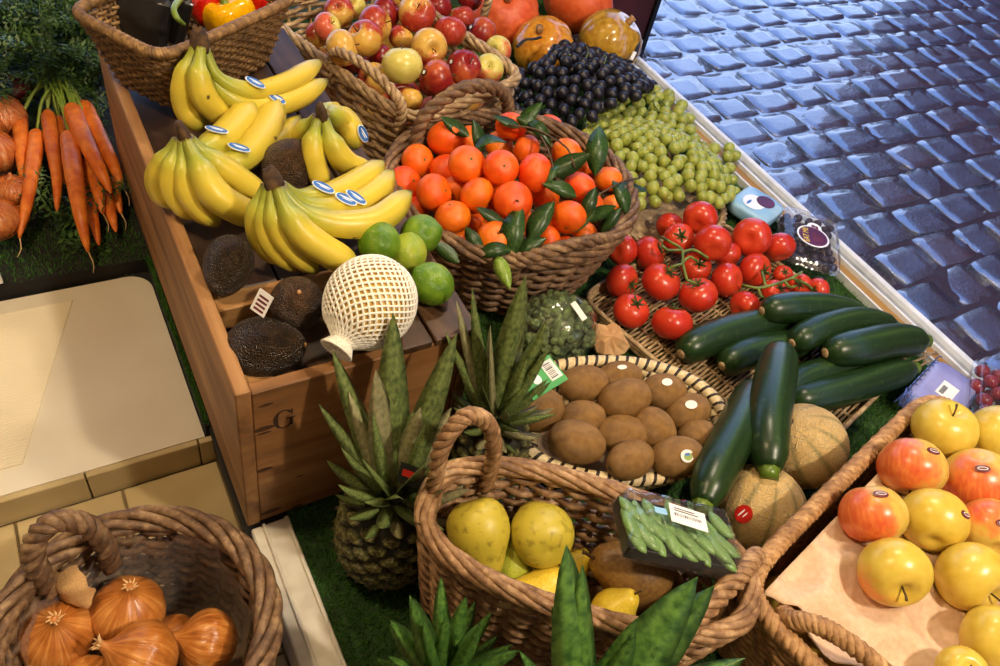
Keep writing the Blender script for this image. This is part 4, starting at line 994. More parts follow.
# ================================================================== tomatoes
TT = [(700,218,17.5,.05,0),(670,226,14,.0,0),(679,238,15.5,.02,0),(711,245,18.5,.035,0),(648,254,17.5,.0,1),(623,250,15.5,0,0),(622,281,17.5,0,0),(661,282,20,.012,1),(697,266,15.5,.0,1),(698,295,19.5,.006,1),(727,280,17.5,0,0),(631,311,18.5,0,0),(672,323,20.5,0,0),(751,238,20,.03,0),(779,247,16,.012,0),(755,270,17,0,2),(745,306,15.5,0,0),(775,293,14,0,2),(800,285,11.5,0,2),(817,290,12,0,2),(783,275,10,-.002,2),(728,255,14,.0,0)]
tq = [P(u, v, .012+r*.00135+dz+.006) for u, v, r, dz, g in TT]; trr = [r*PXM(q) for (u, v, r, dz, g), q in zip(TT, tq)]
tq = relax(tq, trr, lambda x, y: .010)
TR = {1: thing('tomato_truss', 'tomatoes on one green vine in the middle of the tomato heap', 'tomatoes', (0, 0, 0)), 2: thing('tomato_truss', 'small tomatoes on a long green vine beside the clear berry box', 'tomatoes', (0, 0, 0))}
for g in (1, 2):
    ms = [q for q, T in zip(tq, TT) if T[4] == g]; TR[g].location = Vector((sum(m.x for m in ms)/len(ms), sum(m.y for m in ms)/len(ms), .012))
AXT = {2: S(0, .1, 1), 4: S(.8, .3, .5), 6: S(.6, -.3, .6), 7: S(.45, .55, .6), 8: S(.1, .2, .9), 9: S(-.25, .75, .55), 11: S(.3, .5, .7), 12: S(.1, .95, .2), 15: S(.5, -.2, .8), 17: S(.2, .4, .8), 18: S(-.3, 0, .9), 19: S(-.7, 0, .6), 20: S(0, .3, .9)}
TL = {0: 'plump tomato at the very top of the heap', 5: 'shaded tomato against the round tangerine basket', 11: 'tomato at the wicker tray corner beside the torn cardboard', 12: 'broad tomato in front of the heap on the wicker tray', 13: 'large smooth tomato leaning on the clear berry box', 16: 'tomato touching the stem ends of the zucchini'}
for i, (T, q, r) in enumerate(zip(TT, tq, trr)):
    ax = AXT.get(i, S(random.uniform(-.4, .4), random.uniform(-.8, .2), .3)); pt = [('calyx', CALYX)] if i in AXT else []
    o_ = fruit('tomato', TOM, q, r, ax, random.uniform(0, 6), TL.get(i, 'round red tomato heaped on the wicker tray'), 'tomato', None if i in TL else 'loose tomatoes on the wicker tray', pt, TR.get(T[4]))
def vine(g, segs, rad=.0026):
    for sg in segs: MB().add(*tubev(spline([P(u, v, z) for u, v, z in sg], 12), rad, 6)).build('vine', 'vine', TR[g], True, True)
vine(1, [[(661, 237, .085), (672, 243, .098), (682, 250, .10), (683, 264, .098), (687, 280, .092)], [(662, 246, .09), (668, 250, .096), (682, 250, .10)], [(683, 264, .098), (674, 266, .094), (668, 270, .084)], [(683, 262, .098), (690, 257, .096), (698, 262, .086)], [(687, 280, .092), (692, 282, .09), (696, 284, .082)], [(682, 252, .10), (694, 250, .098), (708, 258, .09)]])
vine(2, [[(742, 285, .06), (758, 288, .07), (776, 284, .074), (792, 278, .072), (802, 272, .066)], [(758, 288, .07), (762, 297, .066), (770, 300, .055)], [(762, 272, .066), (764, 280, .07), (766, 287, .07)], [(784, 281, .073), (790, 287, .066), (796, 286, .05)], [(792, 278, .072), (806, 284, .062), (812, 289, .05)]])
# ================================================================== zucchini
def zucchini(label, cps, rpx, grp='zucchini on the wicker tray', end=0):
    c = [P(*q) for q in cps]; pts = spline(c, 26); rr = rpx*PXM(c[1])
    L = np.concatenate([[0], np.cumsum(np.linalg.norm(np.diff(pts, axis=0), axis=1))]); L /= L[-1]
    rd = np.interp(L, [0, .01, .035, .09, .22, .5, .8, .92, .97, 1.0], [.30, .52, .72, .88, .98, 1.0, .94, .82, .62, .50])*rr
    v, f, t, a = tubev(pts, rd, 18); m = min(range(len(pts)), key=lambda i: 0); org = (c[0]+c[-1])/2
    z = MB().add(v, f, t, a).mesh('zucchini', 'zucchini_skin', True, org); o = tag(ob('zucchini', z, None, org), label, 'zucchini', grp)
    e0 = Vector(pts[0]); d0 = (Vector(pts[0])-Vector(pts[1])).normalized(); e1 = Vector(pts[-1]); d1 = (Vector(pts[-1])-Vector(pts[-2])).normalized()
    MB().add(*tubev([e0-d0*.002, e0+d0*.0015, e0+d0*.003], [rr*.30, rr*.26, rr*.10], 9)).build('blossom_end', 'wicker_pale', o, True, True)
    MB().add(*tubev([e1-d1*.002, e1+d1*.006, e1+d1*.012], [rr*.52, rr*.40, rr*.42], 8)).build('stem', 'pepper_green', o, True, True)
    return o
zucchini('zucchini next to the tomatoes, its blossom end over the tray edge', [(681,354,.038),(704,341,.042),(735,331,.042),(770,324,.040),(800,318,.036)], 18.5)
zucchini('zucchini squeezed in behind the two crossing zucchini', [(722,366,.034),(747,354,.037),(778,347,.037),(810,341,.036)], 17)
zucchini('uppermost zucchini lying against the tomatoes on the vine', [(762,311,.075),(790,308,.078),(826,309,.070),(862,316,.055)], 16.5)
zucchini('zucchini with a pale highlight in the upper layer, between two others', [(792,343,.066),(822,329,.073),(858,322,.066),(893,327,.050)], 16.5)
zucchini('thick zucchini of the upper layer pointing at the metal rail', [(825,353,.068),(860,347,.073),(893,341,.066),(922,341,.056)], 19)
zucchini('zucchini of the bottom layer beside the melon', [(790,402,.034),(838,391,.037),(876,379,.037),(911,369,.037)], 17.5)
zucchini('half hidden zucchini in the bottom layer under the crossing ones', [(780,390,.034),(806,378,.036),(830,371,.036),(862,362,.036)], 16)
zucchini('zucchini lying crosswise on the heap with its end on the melon', [(781,350,.098),(774,386,.122),(768,425,.132),(769,470,.125)], 21.5, 'crossing zucchini')
zucchini('zucchini lying from the heap down over the kiwi basket rim', [(755,388,.082),(737,430,.112),(716,470,.125),(703,505,.122)], 21.5, 'crossing zucchini')
# ================================================================== melons
def melon_at(u, v, z, rpx, axis, label):
    p = P(u, v, z); r = rpx*PXM(p); n = 60; m = 24; vv, ff = lathe([(math.sin(PI*(1-i/m)) if 0 < i < m else 0, .97*math.cos(PI*(1-i/m))) for i in range(m+1)], n, lambda th, s: 1-.018*max(0, math.cos(10*th))**8*math.sin(PI*s))
    rib = [max(0.0, math.cos(10*math.atan2(q[1], q[0])))**24*.75*min(1, (q[0]**2+q[1]**2)*2) for q in vv]
    me = MB().add(vv, ff, None, None, rib).mesh('melon', 'melon_rind')
    return fruit('melon', me, p, r, axis, .2, label, 'melon', None, [('stem_scar', mk('stem_scar', tubev([(0, 0, .95), (0, 0, .985), (0, 0, .99)], [.12, .1, .03], 9), 'stem_wood'))]), r, p
melon_at(803, 446, .072, 43, S(-.5, .6, .5), 'netted cantaloupe melon under the tip of a zucchini')
o_, r_, p_ = melon_at(760, 508, .062, 45, S(.2, .9, .3), 'cantaloupe melon with green ribs beside the pack of pea pods')
n_ = S(-.62, .05, .8); sticker(o_, p_+n_*r_*.99, n_, S(.8, .6), .013, .011, 'red_ink', [(-.001, .003, .007, .001, 'white_ink'), (.001, -.002, .005, .0008, 'white_ink')])
# ================================================================== kiwis
KW = [(540,410,24,.86,20,0),(584,384,24,.74,10,.006),(625,399,26,.72,18,.014),(620,378,22,.68,5,-.006),(664,392,22,.80,0,.004),(688,412,22,.8,20,.004),(582,418,23,.66,5,-.002),(655,429,23,.80,-50,.004),(698,436,19,.85,10,-.004),(577,442,28,.64,-14,.008),(622,434,25,.62,0,.004),(630,460,25,.66,-12,0),(677,457,26,.76,10,.008)]
kd = hull(.617, .417, .17, .088, .100)
kq = []
for u, v, L, k, an, dz in KW: kq.append(on_dome(u, v, kd, dz, .1))
kr = [L*PXM(q)*.82 for (u, v, L, k, a, d), q in zip(KW, kq)]
kq = relax(kq, kr, lambda x, y: .012, 50, .86)
KLB = ['kiwi half in shadow at the end beside the pineapple', 'kiwi resting next to the green price card', 'big kiwi on top of the pile in the coiled basket', 'kiwi with a sticker tucked against the far rim', 'kiwi with a round white sticker at the far rim', 'kiwi with an oval white sticker near the zucchini', 'small kiwi between two larger ones near the shaded kiwi', 'tilted kiwi in the centre of the pile', 'half hidden kiwi beside the crossing zucchini', 'long kiwi at the rim beside the pear basket', 'oval kiwi lying flat in the middle of the pile', 'kiwi showing its blossom end at the near rim', 'kiwi with a green and white sticker at the near rim']
for i, (T, q) in enumerate(zip(KW, kq)):
    u, v, L, k, an, dz = T; a = math.radians(an); Lm = L*PXM(q)*1.07; d = S(math.cos(a), math.sin(a), .08)
    if i == 11: d = S(-.85, -.25, .45)
    sz = Lm/1.38; w = max(k, .74)*Lm
    o_ = fruit('kiwi', KIWI, q, sz, d, random.uniform(0, 6), KLB[i], 'kiwi', 'kiwis in the coiled basket', [('blossom_end', KEND)], None, (w, w, sz))
    for j, ww, hh, prn in ((4, .0075, .006, None), (5, .0085, .0065, None), (12, .0095, .0085, [(.001, -.001, .006, .005, 'leaf_light'), (0, .002, .004, .002, 'blue_ink')]), (3, .007, .004, None)):
        if i == j: n_ = S(*{4: (0, .55, .8), 5: (-.05, .45, .85), 12: (.25, .2, .95), 3: (0, .6, .7)}[j]); sticker(o_, q+n_*w*1.0, n_, S(1, .1), ww, hh, 'paper', prn)
# ================================================================== pears
PR = [(480,531,.160,31,'pear_skin',S(.25,-.9,.15),'freckled yellow pear with its round end up, beside the basket handle'),(541,533,.158,31,'pear_skin',S(-.2,.3,-.8),'freckled yellow pear beside another of its kind, blunt end up'),(511,566,.118,21,'pear_green',S(.1,.9,.35),'green pear wedged below the two freckled pears'),(549,594,.128,27,'pear_yellow',S(-.9,.15,.2),'bright yellow pear lying at the near rim of the basket'),(567,570,.108,20,'pear_yellow',S(.7,.6,.2),'yellow pear lying under the pineapple leaves, mostly hidden'),(634,572,.135,35,'pear_brown',S(-.75,.35,.35),'brown russet pear half shaded by the pea pod pack'),(614,610,.130,21,'pear_yellow',S(.55,.6,.4),'yellow pear with a woody stem behind the pineapple leaves')]
pq = [P(a[0], a[1], a[2]) for a in PR]; prr = [a[3]*PXM(q)*1.03 for a, q in zip(PR, pq)]; pq = relax(pq, prr, lambda x, y: .012, 40, .9)
for a, q, r in zip(PR, pq, prr): fruit('pear', PEAR[a[4]], q, r, a[5], random.uniform(0, 6), a[6], 'pear', 'pears in the oval wicker basket', [('stem', PSTEM)])
# ================================================================== pulp tray and golden apples
ga, gr0 = math.radians(12.7), Vector((.808, .020, 0)); e1 = Vector((math.cos(ga), math.sin(ga), 0)); e2 = Vector((-math.sin(ga), math.cos(ga), 0))
GA = [(943,431,31,'gold',S(.1,.6,.5)),(906,473,33,'blush',S(-.2,-.9,.3)),(973,482,34,'blush',S(.1,-.8,-.3)),(867,519,33,'blush',S(.1,-.9,.25)),(935,521,33,'gold',S(.3,.5,-.6)),(899,567,35,'gold',S(-.05,-.45,.9)),(969,575,35,'gold',S(.35,-.45,.75)),(997,524,31,'blush',S(.1,.4,-.6)),(992,438,30,'gold',S(.5,-.4,.6)),(998,634,33,'gold',S(.6,-.2,.7)),(962,672,25,'gold',S(0,.5,.7)),(1035,580,33,'gold',S(0,.5,.7)),(1040,480,33,'blush',S(0,-.5,.7))]
gq = [P(u, v, .196) for u, v, r, c, ax in GA]; grr = [r*PXM(q) for (u, v, r, c, ax), q in zip(GA, gq)]; gq = relax(gq, grr, None, 30, .97, .5)
for q in gq: q.z = .196
def pulp():
    v = []; f = []; nx, ny = 74, 54; x0, x1, y0, y1 = -.212, .225, -.150, .148
    for j in range(ny+1):
        for i in range(nx+1):
            a = x0+(x1-x0)*i/nx; b = y0+(y1-y0)*j/ny
            if i < 4: a += (.010*math.sin(b*75)+.004*math.sin(b*190)-.004)*(1-i/4)
            w = gr0+e1*a+e2*b
            z = .174; hj = round(b/.074); hi_ = round((a-.041*(hj % 2))/.082); dd = math.hypot(a-(hi_*.082+.041*(hj % 2)), b-hj*.074)/.041; z -= .021*math.cos(min(1, dd)*PI/2)**1.2; z += .003*math.sin(a*150+b*90)*math.sin(b*140)*.3
            for q, r in zip(gq, grr):
                d2 = (w.x-q.x)**2+(w.y-q.y)**2; R2 = (r*1.03)**2
                if d2 < R2: z = min(z, q.z-math.sqrt(R2-d2)*.93-.0005)
            z = max(z, .142)
            ed = min(a-x0, x1-a, b-y0, y1-b)
            if ed < .012: z += .005*(1-ed/.012)
            v.append((w.x-gr0.x, w.y-gr0.y, z))
    m = len(v); v += [(x, y, z-.0022) for x, y, z in v]; W1 = nx+1
    for j in range(ny):
        for i in range(nx): k = j*W1+i; f += [(k, k+1, k+W1+1, k+W1), (m+k, m+k+W1, m+k+W1+1, m+k+1)]
    bd = [i for i in range(W1)]+[j*W1+nx for j in range(1, ny+1)]+[ny*W1+i for i in range(nx-1, -1, -1)]+[j*W1 for j in range(ny-1, 0, -1)]
    f += [(bd[i], m+bd[i], m+bd[(i+1) % len(bd)], bd[(i+1) % len(bd)]) for i in range(len(bd))]
    o = MB().add(v, f).build('fruit_tray', 'pulp', None); o.location = gr0; tag(o, 'pale pink moulded pulp tray under the golden apples', 'fruit tray')
pulp()
GLB = ['plain golden apple at the far corner of the pulp tray', 'golden apple with an orange blush and an oval sticker near the basket edge', 'orange blushed apple between the plain golden ones', 'red blushed golden apple nearest the empty part of the tray', 'golden apple with a sticker in the midst of the others', 'pale golden apple showing its stem above the empty hollows', 'golden apple with its stem hollow facing down the tray', 'red blushed apple with a sticker and a hidden side', 'golden apple touching the clear plum box', 'golden apple with a dark stem hollow at the lower tray edge', 'golden apple next to empty tray hollows, mostly cut off', 'golden apple at the outer side of the tray', 'blushed apple at the outer side of the tray']
GST = {1: S(.25, .6, .75), 2: S(-.35, .45, .8), 3: S(-.05, .75, .65), 4: S(.55, .35, .75), 7: S(-.1, .4, .9)}
for i, ((u, v, rp, c, ax), q, r) in enumerate(zip(GA, gq, grr)):
    sp = 0.0
    bd = {1: S(-.6, .6, .3), 2: S(-.3, .5, .6), 3: S(-.8, .4, .2), 4: S(.7, -.5, .3), 7: S(-.3, .7, .4)}.get(i, S(random.uniform(-1, 1), -.2, -.9)); q0 = orient(ax)
    sp = max((k*.2 for k in range(32)), key=lambda t: (q0 @ Quaternion((0, 0, 1), t) @ Vector((1, 0, 0))).dot(bd))
    o_ = fruit('apple', APPLE['apple_'+c], q, r, ax, sp, GLB[i], 'apple', 'golden apples on the pulp tray', [('stem', ASTEM)])
    if i in GST: n_ = GST[i]; sticker(o_, q+n_*r*.965, n_, S(1, -.2), .0085, .0048, 'maroon_ink', [(0, 0, .006, .0022, 'paper'), (0, 0, .005, .0012, 'maroon_ink')], dome=.0012)
for u, v, z, rp in ((785, 606, .10, 30), (845, 668, .10, 28), (800, 640, .07, 28)):
    q = P(u, v, z); fruit('apple', APPLE['apple_gold'], q, rp*PXM(q), S(.2, .3, .8), 1, 'golden apple lying underneath the pulp tray in the basket', 'apple', 'apples under the pulp tray', [('stem', ASTEM)])
# ================================================================== onions in the basket
OB = [(60,635,.045,37,S(.3,.55,.6),'onion_skin','shiny brown onion wearing a loose curl of dry skin'),(125,612,.040,36,S(.25,.6,.45),'onion_skin','brown onion with torn dry skin in the middle of the basket'),(208,643,.030,33,S(-.75,.3,.4),'onion_skin','onion with its stringy neck turned aside, at the liner wall'),(142,660,.050,38,S(-.6,.45,.4),'onion_skin','reddish brown onion between three others in the basket'),(172,640,.012,26,S(0,.4,.5),'onion_skin','onion hidden deep between its neighbours in the basket'),(88,690,.04,34,S(0,.4,.8),'onion_skin','onion lying under the shiny brown one in the basket')]
oq = [P(a[0], a[1], a[2]) for a in OB]; orr = [a[3]*PXM(q)*.98 for a, q in zip(OB, oq)]; oq = relax(oq, orr, lambda x, y: -.066, 40, .95, .3)
OO = [fruit('onion', ONION[a[5]], q, r, a[4], random.uniform(0, 6), a[6], 'onion', 'onions in the lined basket', [('dry_neck', OTUFT)]) for a, q, r in zip(OB, oq, orr)]
q = P(72, 588, .085); x = S(.8, .35, .4); y = S(-.4, .9, .3); attach(ob('dry_skin', FLAKE), OO[0], Matrix.LocRotScale(q, frame_q(x, y), (.034,)*3))
# onions in a net bag, left of the carrots
nb_ = thing('net_bag', 'orange net bag round the onions beside the carrots', 'net bag', P(-5, 190, .0) + Vector((0, 0, .001)))
ON = [(2,117,.055,22),(-6,153,.050,22),(12,191,.045,16),(-4,219,.040,21),(18,216,.028,10)]
nq = [P(a[0], a[1], a[2]) for a in ON]; nrr = [a[3]*PXM(q) for a, q in zip(ON, nq)]; nq = relax(nq, nrr, lambda x, y: .004, 30)
for k, (q, r) in enumerate(zip(nq, nrr)):
    fruit('onion', ONION['onion_net_skin'], q, r, S(random.uniform(-.5, .5), .4, .3), 1.0*k, ['large reddish onion in the net at the carrot greens', 'reddish onion in the net beside the shortest carrot', 'small pale onion in the net against a carrot', 'dark red brown onion at the lower end of the net', 'little onion peeping out beside the carrot tip'][k], 'onion', 'onions in the net bag')
    mb = MB()
    for sg in (1, -1):
        for j in range(22):
            pts = []
            for i in range(13):
                ph = PI*(.06+.88*i/12); th = 2*PI*j/22+sg*1.1*i/12; pts.append(q+1.025*r*Vector((math.sin(ph)*math.cos(th), math.sin(ph)*math.sin(th), math.cos(ph))))
            mb.add(*tubev(pts, .0003, 4))
    mb.build('netting', 'carrot_skin', nb_, True, True)
q = P(25, 90, .05); fruit('red_onion', ONION['red_onion_skin'], q, 13*PXM(q), S(-.4, .5, .5), 0, 'dark red onion half under the carrot greens', 'onion', None, [('dry_neck', OTUFT)])
cd = box('price_card', -.022, .022, -.004, .004, 0, .040, 'paper', None, .0008, False); cd.location = P(-14, 285, .0005); tag(cd, 'white price card at the front edge of the turf by the net bag', 'price card')
# ================================================================== carrots
def carrot_bunch(label, lst, tie):
    c0 = P(*tie); root = thing('carrot_bunch', label, 'carrots', (c0.x, c0.y, .001), 'carrot bunches on the turf')
    for cps, rpx, tail in lst:
        c = [P(*q) for q in cps]; pts = spline(c, 18); rr = rpx*PXM(c[0]); L = np.linspace(0, 1, len(pts))
        rd = np.interp(L, [0, .02, .06, .3, .7, .93, 1], [.45, .80, 1, .94, .66, .36, .12])*rr*(1+.03*np.sin(L*70))
        b = MB().add(*tubev(pts, rd, 12)).build('carrot', 'carrot_skin', root, True, True)
        if tail:
            d = (c[-1]-c[-2]).normalized()*.028; e = c[-1]; z = Vector((0, 0, -.4*(e.z-.004)))
            MB().add(*tubev(spline([e-d*.1, e+d*.5+z*.6+Vector((.004, 0, 0)), e+d+z+Vector((.001, .004, 0))], 6), [.0012, .001, .001, .0009, .0008, .0007, .0005], 5)).build('root_tail', 'root_hair', b, True, True)
        for k in range(2):
            mid = (c[0]+c0)/2+Vector((random.uniform(-.006, .006), random.uniform(-.006, .006), .012)); e = c0+Vector((random.uniform(-.012, .012), random.uniform(-.01, .02), random.uniform(0, .02)))
            MB().add(*tubev(spline([c[0]-(c[1]-c[0]).normalized()*-.004, mid, e], 8), .0026, 6)).build('stalk', 'stalk_green', root, True, True)
    return root
cb1 = carrot_bunch('bunch of long carrots with a crooked one beside the net of onions', [([(20,118,.05),(21,147,.055),(22,182,.05)],7.2,0),([(37,131,.05),(34,160,.06),(27,203,.05),(19,238,.028)],7.6,1),([(48,111,.055),(52,144,.065),(57,178,.06),(57,211,.045)],7.0,0),([(59,117,.045),(62,150,.045),(65,184,.04)],5.6,0),([(69,133,.068),(73,168,.080),(80,212,.066),(88,252,.032)],9.2,1)], (52, 82, .075))
cb2 = carrot_bunch('bunch of thick carrots fanning out towards the crate', [([(71,106,.075),(83,136,.085),(99,168,.080),(111,193,.062)],9.2,0),([(82,104,.060),(94,128,.065),(111,160,.060),(122,186,.048)],9.4,1),([(87,160,.046),(97,189,.048),(103,214,.036)],7.2,1),([(84,175,.028),(92,212,.030),(99,245,.020)],6.6,0),([(103,186,.028),(110,210,.030),(116,232,.022)],6.6,0),([(112,178,.03),(117,198,.032),(121,214,.024)],5.4,1)], (64, 84, .08))
def greens(root, spots, num, seed, mat='frond'):
    r = random.Random(seed); mb = MB()
    for _ in range(num):
        u, v, z = r.choice(spots); q = P(u+r.uniform(-16, 16), v+r.uniform(-14, 14), z+r.uniform(-.02, .03)); d = Vector((r.uniform(-1, 1), r.uniform(-.6, 1), r.uniform(-.3, .6))).normalized(); L = r.uniform(.08, .15)
        cps = [q, q+d*L*.5+Vector((0, 0, .012)), q+d*L+Vector((r.uniform(-.02, .02), r.uniform(-.02, .02), -.02))]; pts = spline(cps, 9); mb.add(*tubev(pts, .0011, 4)); sd = d.cross(Vector((0, 0, 1))).normalized()
        for i in range(1, 10):
            for s in (-1, 1):
                b = Vector(pts[i]); ax = (sd*s+d*.7+Vector((0, 0, r.uniform(-.3, .5)))).normalized(); l2 = L*.36*(1-.5*i/9)
                for k in range(5):
                    a0 = b+ax*l2*k/4; l3 = l2*.42*(1.15-k/5); w = ax.cross(Vector((r.uniform(-1, 1), r.uniform(-1, 1), 1))).normalized()
                    for s2 in (-1, 1):
                        tip = a0+(ax*.6+w*s2).normalized()*l3; mm = (a0+tip)/2; wd = ax*l3*.22
                        mb.add([a0, mm+wd, tip, mm-wd], [(0, 1, 2, 3)])
    o = mb.build('feathery_greens', mat, root, True, True); o['kind'] = 'stuff'
greens(cb1, [(20,20,.10),(50,25,.11),(10,50,.09),(40,55,.10),(30,5,.11),(5,10,.10),(55,65,.09),(18,72,.07)], 75, 3)
greens(cb2, [(80,20,.11),(95,45,.09),(75,60,.09),(100,70,.07),(70,35,.10),(90,5,.11),(108,60,.06),(95,90,.04)], 65, 4)
greens(cb1, [(62,230,.012),(44,205,.012),(66,244,.012)], 5, 9)
# ================================================================== peppers and dark packs in the seagrass basket
def pepper(u, v, z, rpx, mat, axis, label, spin=0, squash=1.0):
    p = P(u, v, z); r = rpx*PXM(p); pr = [(0, -.80), (.30, -.95), (.62, -.90), (.84, -.55), (.97, .05), (1.0, .48), (.86, .82), (.55, .93), (.28, .80), (.0, .70)]
    me = mk('bell_pepper', lathe(fine(pr, 26), 36, lambda th, s: 1-.10*abs(math.cos(2*th))**3*(1 if s > .05 else .5)), mat)
    fruit('bell_pepper', me, p, r, axis, spin, label, 'pepper', None, [('stem', mk('stem', tubev([(0, 0, .66), (0, 0, .78), (.02, 0, 1.0), (.08, .03, 1.25)], [.30, .13, .11, .15], 9), 'pepper_green'))])
pepper(231, 22, .326, 27, 'pepper_yellow', S(-.05, .62, .75), 'yellow bell pepper with a thick green stem in the seagrass basket', .4)
pepper(265, 6, .330, 19, 'pepper_red', S(-.4, .6, .5), 'red bell pepper with its stem towards the yellow pepper', .9)
pepper(203, 4, .345, 19, 'pepper_red', S(-.1, .6, .6), 'red bell pepper behind the yellow pepper', .2)
pepper(262, -8, .345, 22, 'pepper_red', S(.2, .6, .6), 'red bell pepper tucked in at the far side of the basket', .2)
o_ = MB().add(*tubev(spline([P(181, -2, .39), P(174, 8, .392), P(177, 18, .388), P(185, 25, .378)], 12), [.0042]*9+[.0036, .003, .0025, .002], 7)).build('chilli_pepper', 'pepper_green', None); tag(o_, 'thin curved green chilli pepper beside the yellow pepper', 'chilli')
def pack(label, c, x, y, hx_, hy_, h, seed):
    root = thing('produce_pack', label, 'pack', c, 'dark packs in the seagrass basket'); q = frame_q(x, y); r = random.Random(seed)
    t = ob('black_tray', MB().add(*boxv(-hx_, hx_, -hy_, hy_, 0, h, .006)).mesh('black_tray', 'black', False), root, None, q)
    v = []; n = 14
    for j in range(n):
        for i in range(n):
            a = -1+2*i/(n-1); b = -1+2*j/(n-1); v.append((a*hx_*1.05, b*hy_*1.05, h+.004+.010*(1-a*a)*(1-b*b)+r.uniform(-.003, .003)-(.014 if max(abs(a), abs(b)) > .99 else 0)))
    ob('film', MB().add(v, [(j*n+i, j*n+i+1, (j+1)*n+i+1, (j+1)*n+i) for j in range(n-1) for i in range(n-1)]).mesh('film', 'clear_film'), root, None, q)
pack('dark film wrapped pack leaning at the corner of the seagrass basket', P(135, 14, .345), S(.95, -.45, .1), S(.5, .8, .5), .060, .038, .018, 1)
pack('dark film wrapped pack next to the chilli pepper', P(160, 6, .352), S(.9, -.6, .1), S(.5, .8, .55), .055, .036, .016, 2)
# ================================================================== pineapples
def eye_mesh():
    v = []; f = []; n = 6; rings = ((1.0, -.10), (.92, .10), (.62, .30), (.30, .28), (.14, .42))
    for r, z in rings:
        for j in range(n): th = 2*PI*j/n+PI/6; v.append((r*math.cos(th), r*math.sin(th)*.92, z))
    v.append((0, -.22, .62)); k = len(v)-1
    for i in range(4):
        for j in range(n): f.append((i*n+j, i*n+(j+1) % n, (i+1)*n+(j+1) % n, (i+1)*n+j))
    f += [(4*n+j, 4*n+(j+1) % n, k) for j in range(n)]
    return MB().add(v, f).mesh('eye', 'pine_eye')
EYE = eye_mesh()
def blade(mat, L=1.0, w=.12, curl=.25, n=9):
    v = []; f = []
    for i in range(n+1):
        s = i/n; ww = w*(1-s)**.85*(.75+1.1*s)+.002; y = L*s*(1-.12*curl*s); z = -curl*s*s*L*.55
        v += [(-ww, y, z+ww*.45), (0, y, z-.0), (ww, y, z+ww*.45), (0, y, z-.018*(1-s))]
    for i in range(n): b = 4*i; f += [(b, b+1, b+5, b+4), (b+1, b+2, b+6, b+5), (b+2, b+3, b+7, b+6), (b+3, b, b+4, b+7)]
    f.append((0, 3, 2, 1)); return MB().add(v, f).mesh('leaf', mat)
BL = {m: [blade(m, 1, w, c) for w, c in ((.15, -.02), (.14, .12), (.17, .35), (.19, .6))] for m in ('pine_leaf', 'pine_leaf_dry', 'pine_leaf_fresh')}
def pineapple(label, base, tilt, R, Hb, crown, mats, seed, nleaf=34, eyes=True, cl=.13, specific=()):
    rr = random.Random(seed); ax = Vector(tilt).normalized(); q = orient(ax); root = thing('pineapple', label, 'pineapple', base); root.rotation_mode = 'QUATERNION'; root.rotation_quaternion = q
    pr = [(0, 0), (.62, .0), (.86, .10), (.98, .28), (1.0, .50), (.95, .74), (.80, .92), (.55, 1.0), (0, 1.0)]
    body = ob('body', mk('body', lathe([(a*R*.94, b*Hb) for a, b in fine(pr, 24)], 28), 'pine_body'), root)
    if eyes:
        rows = 8; per = 11
        for i in range(rows):
            s = .07+.88*(i+.5)/rows; rad = float(np.interp(s, [0, .1, .28, .5, .74, .92, 1], [.66, .86, .98, 1.0, .95, .80, .58]))*R*.955; nrmz = float(np.interp(s, [0, .2, .5, .8, 1], [-.7, -.25, 0, .35, .9]))
            for j in range(per):
                th = 2*PI*(j+.5*(i % 2))/per; n_ = Vector((math.cos(th), math.sin(th), nrmz)).normalized(); up = Vector((0, 0, 1)); x = up.cross(n_).normalized(); y = n_.cross(x)
                ob('eye', EYE, body, Vector((rad*math.cos(th), rad*math.sin(th), s*Hb)), Matrix((x, y, n_)).transposed().to_quaternion(), (PI*rad/per*.95, Hb/rows*.56, R*.28))
    for k in range(nleaf):
        s = k/nleaf; th = k*2.39996; tl = .15+1.38*s**.75; L = cl*(1.0-.50*s)*rr.uniform(.85, 1.15); m = mats[0] if rr.random() < (.8 if s < .5 else .45) else mats[1]
        o_ = Vector((math.cos(th), math.sin(th), 0)); d = (Vector((0, 0, 1))*math.cos(tl)+o_*math.sin(tl)).normalized(); x = d.cross(o_*-1+Vector((0, 0, .001))).normalized()
        x = Vector((-math.sin(th), math.cos(th), 0)); z = x.cross(d).normalized(); bl = BL[m][min(3, int(s*4))]
        ob('leaf', bl, root, Vector((0, 0, Hb-.006+.035*(1-s)))+o_*R*(.10+.30*s), Matrix((x, d, z)).transposed().to_quaternion(), (L*.95, L, L*.9))
    for (u, v, z, L, mm, wd) in specific:      # the long leaves one can tell apart: tip position, in place coordinates
        tip = P(u, v, z); qb = q.inverted(); t = qb @ (tip-Vector(base)); st = Vector((0, 0, Hb+.01)); d = (t-st); ln = d.length; d.normalize(); o_ = Vector((d.x, d.y, 0.0001)).normalized(); x = Vector((-o_.y, o_.x, 0)); z_ = x.cross(d).normalized()
        ob('leaf', BL[mm][0], root, st, Matrix((x, d, z_)).transposed().to_quaternion(), (ln*wd, ln, ln*.8))
    return root
pineapple('whole pineapple with a spread crown standing in front of the crate', P(384, 553, .006), (.02, .02, 1), .061, .128, .12, ('pine_leaf', 'pine_leaf_dry'), 11, 34, True, .105, [(394, 314, .350, 0, 'pine_leaf', .78), (456, 334, .325, 0, 'pine_leaf', .72), (334, 350, .318, 0, 'pine_leaf', .72), (320, 404, .262, 0, 'pine_leaf', .75), (377, 370, .305, 0, 'pine_leaf_dry', 1.0), (420, 408, .262, 0, 'pine_leaf_dry', 1.0), (350, 392, .275, 0, 'pine_leaf_dry', .9)])
lbl = MB().add(*boxv(-.014, .014, -.001, .001, -.012, .012)).mesh('neck_tag', 'black_ink', False)
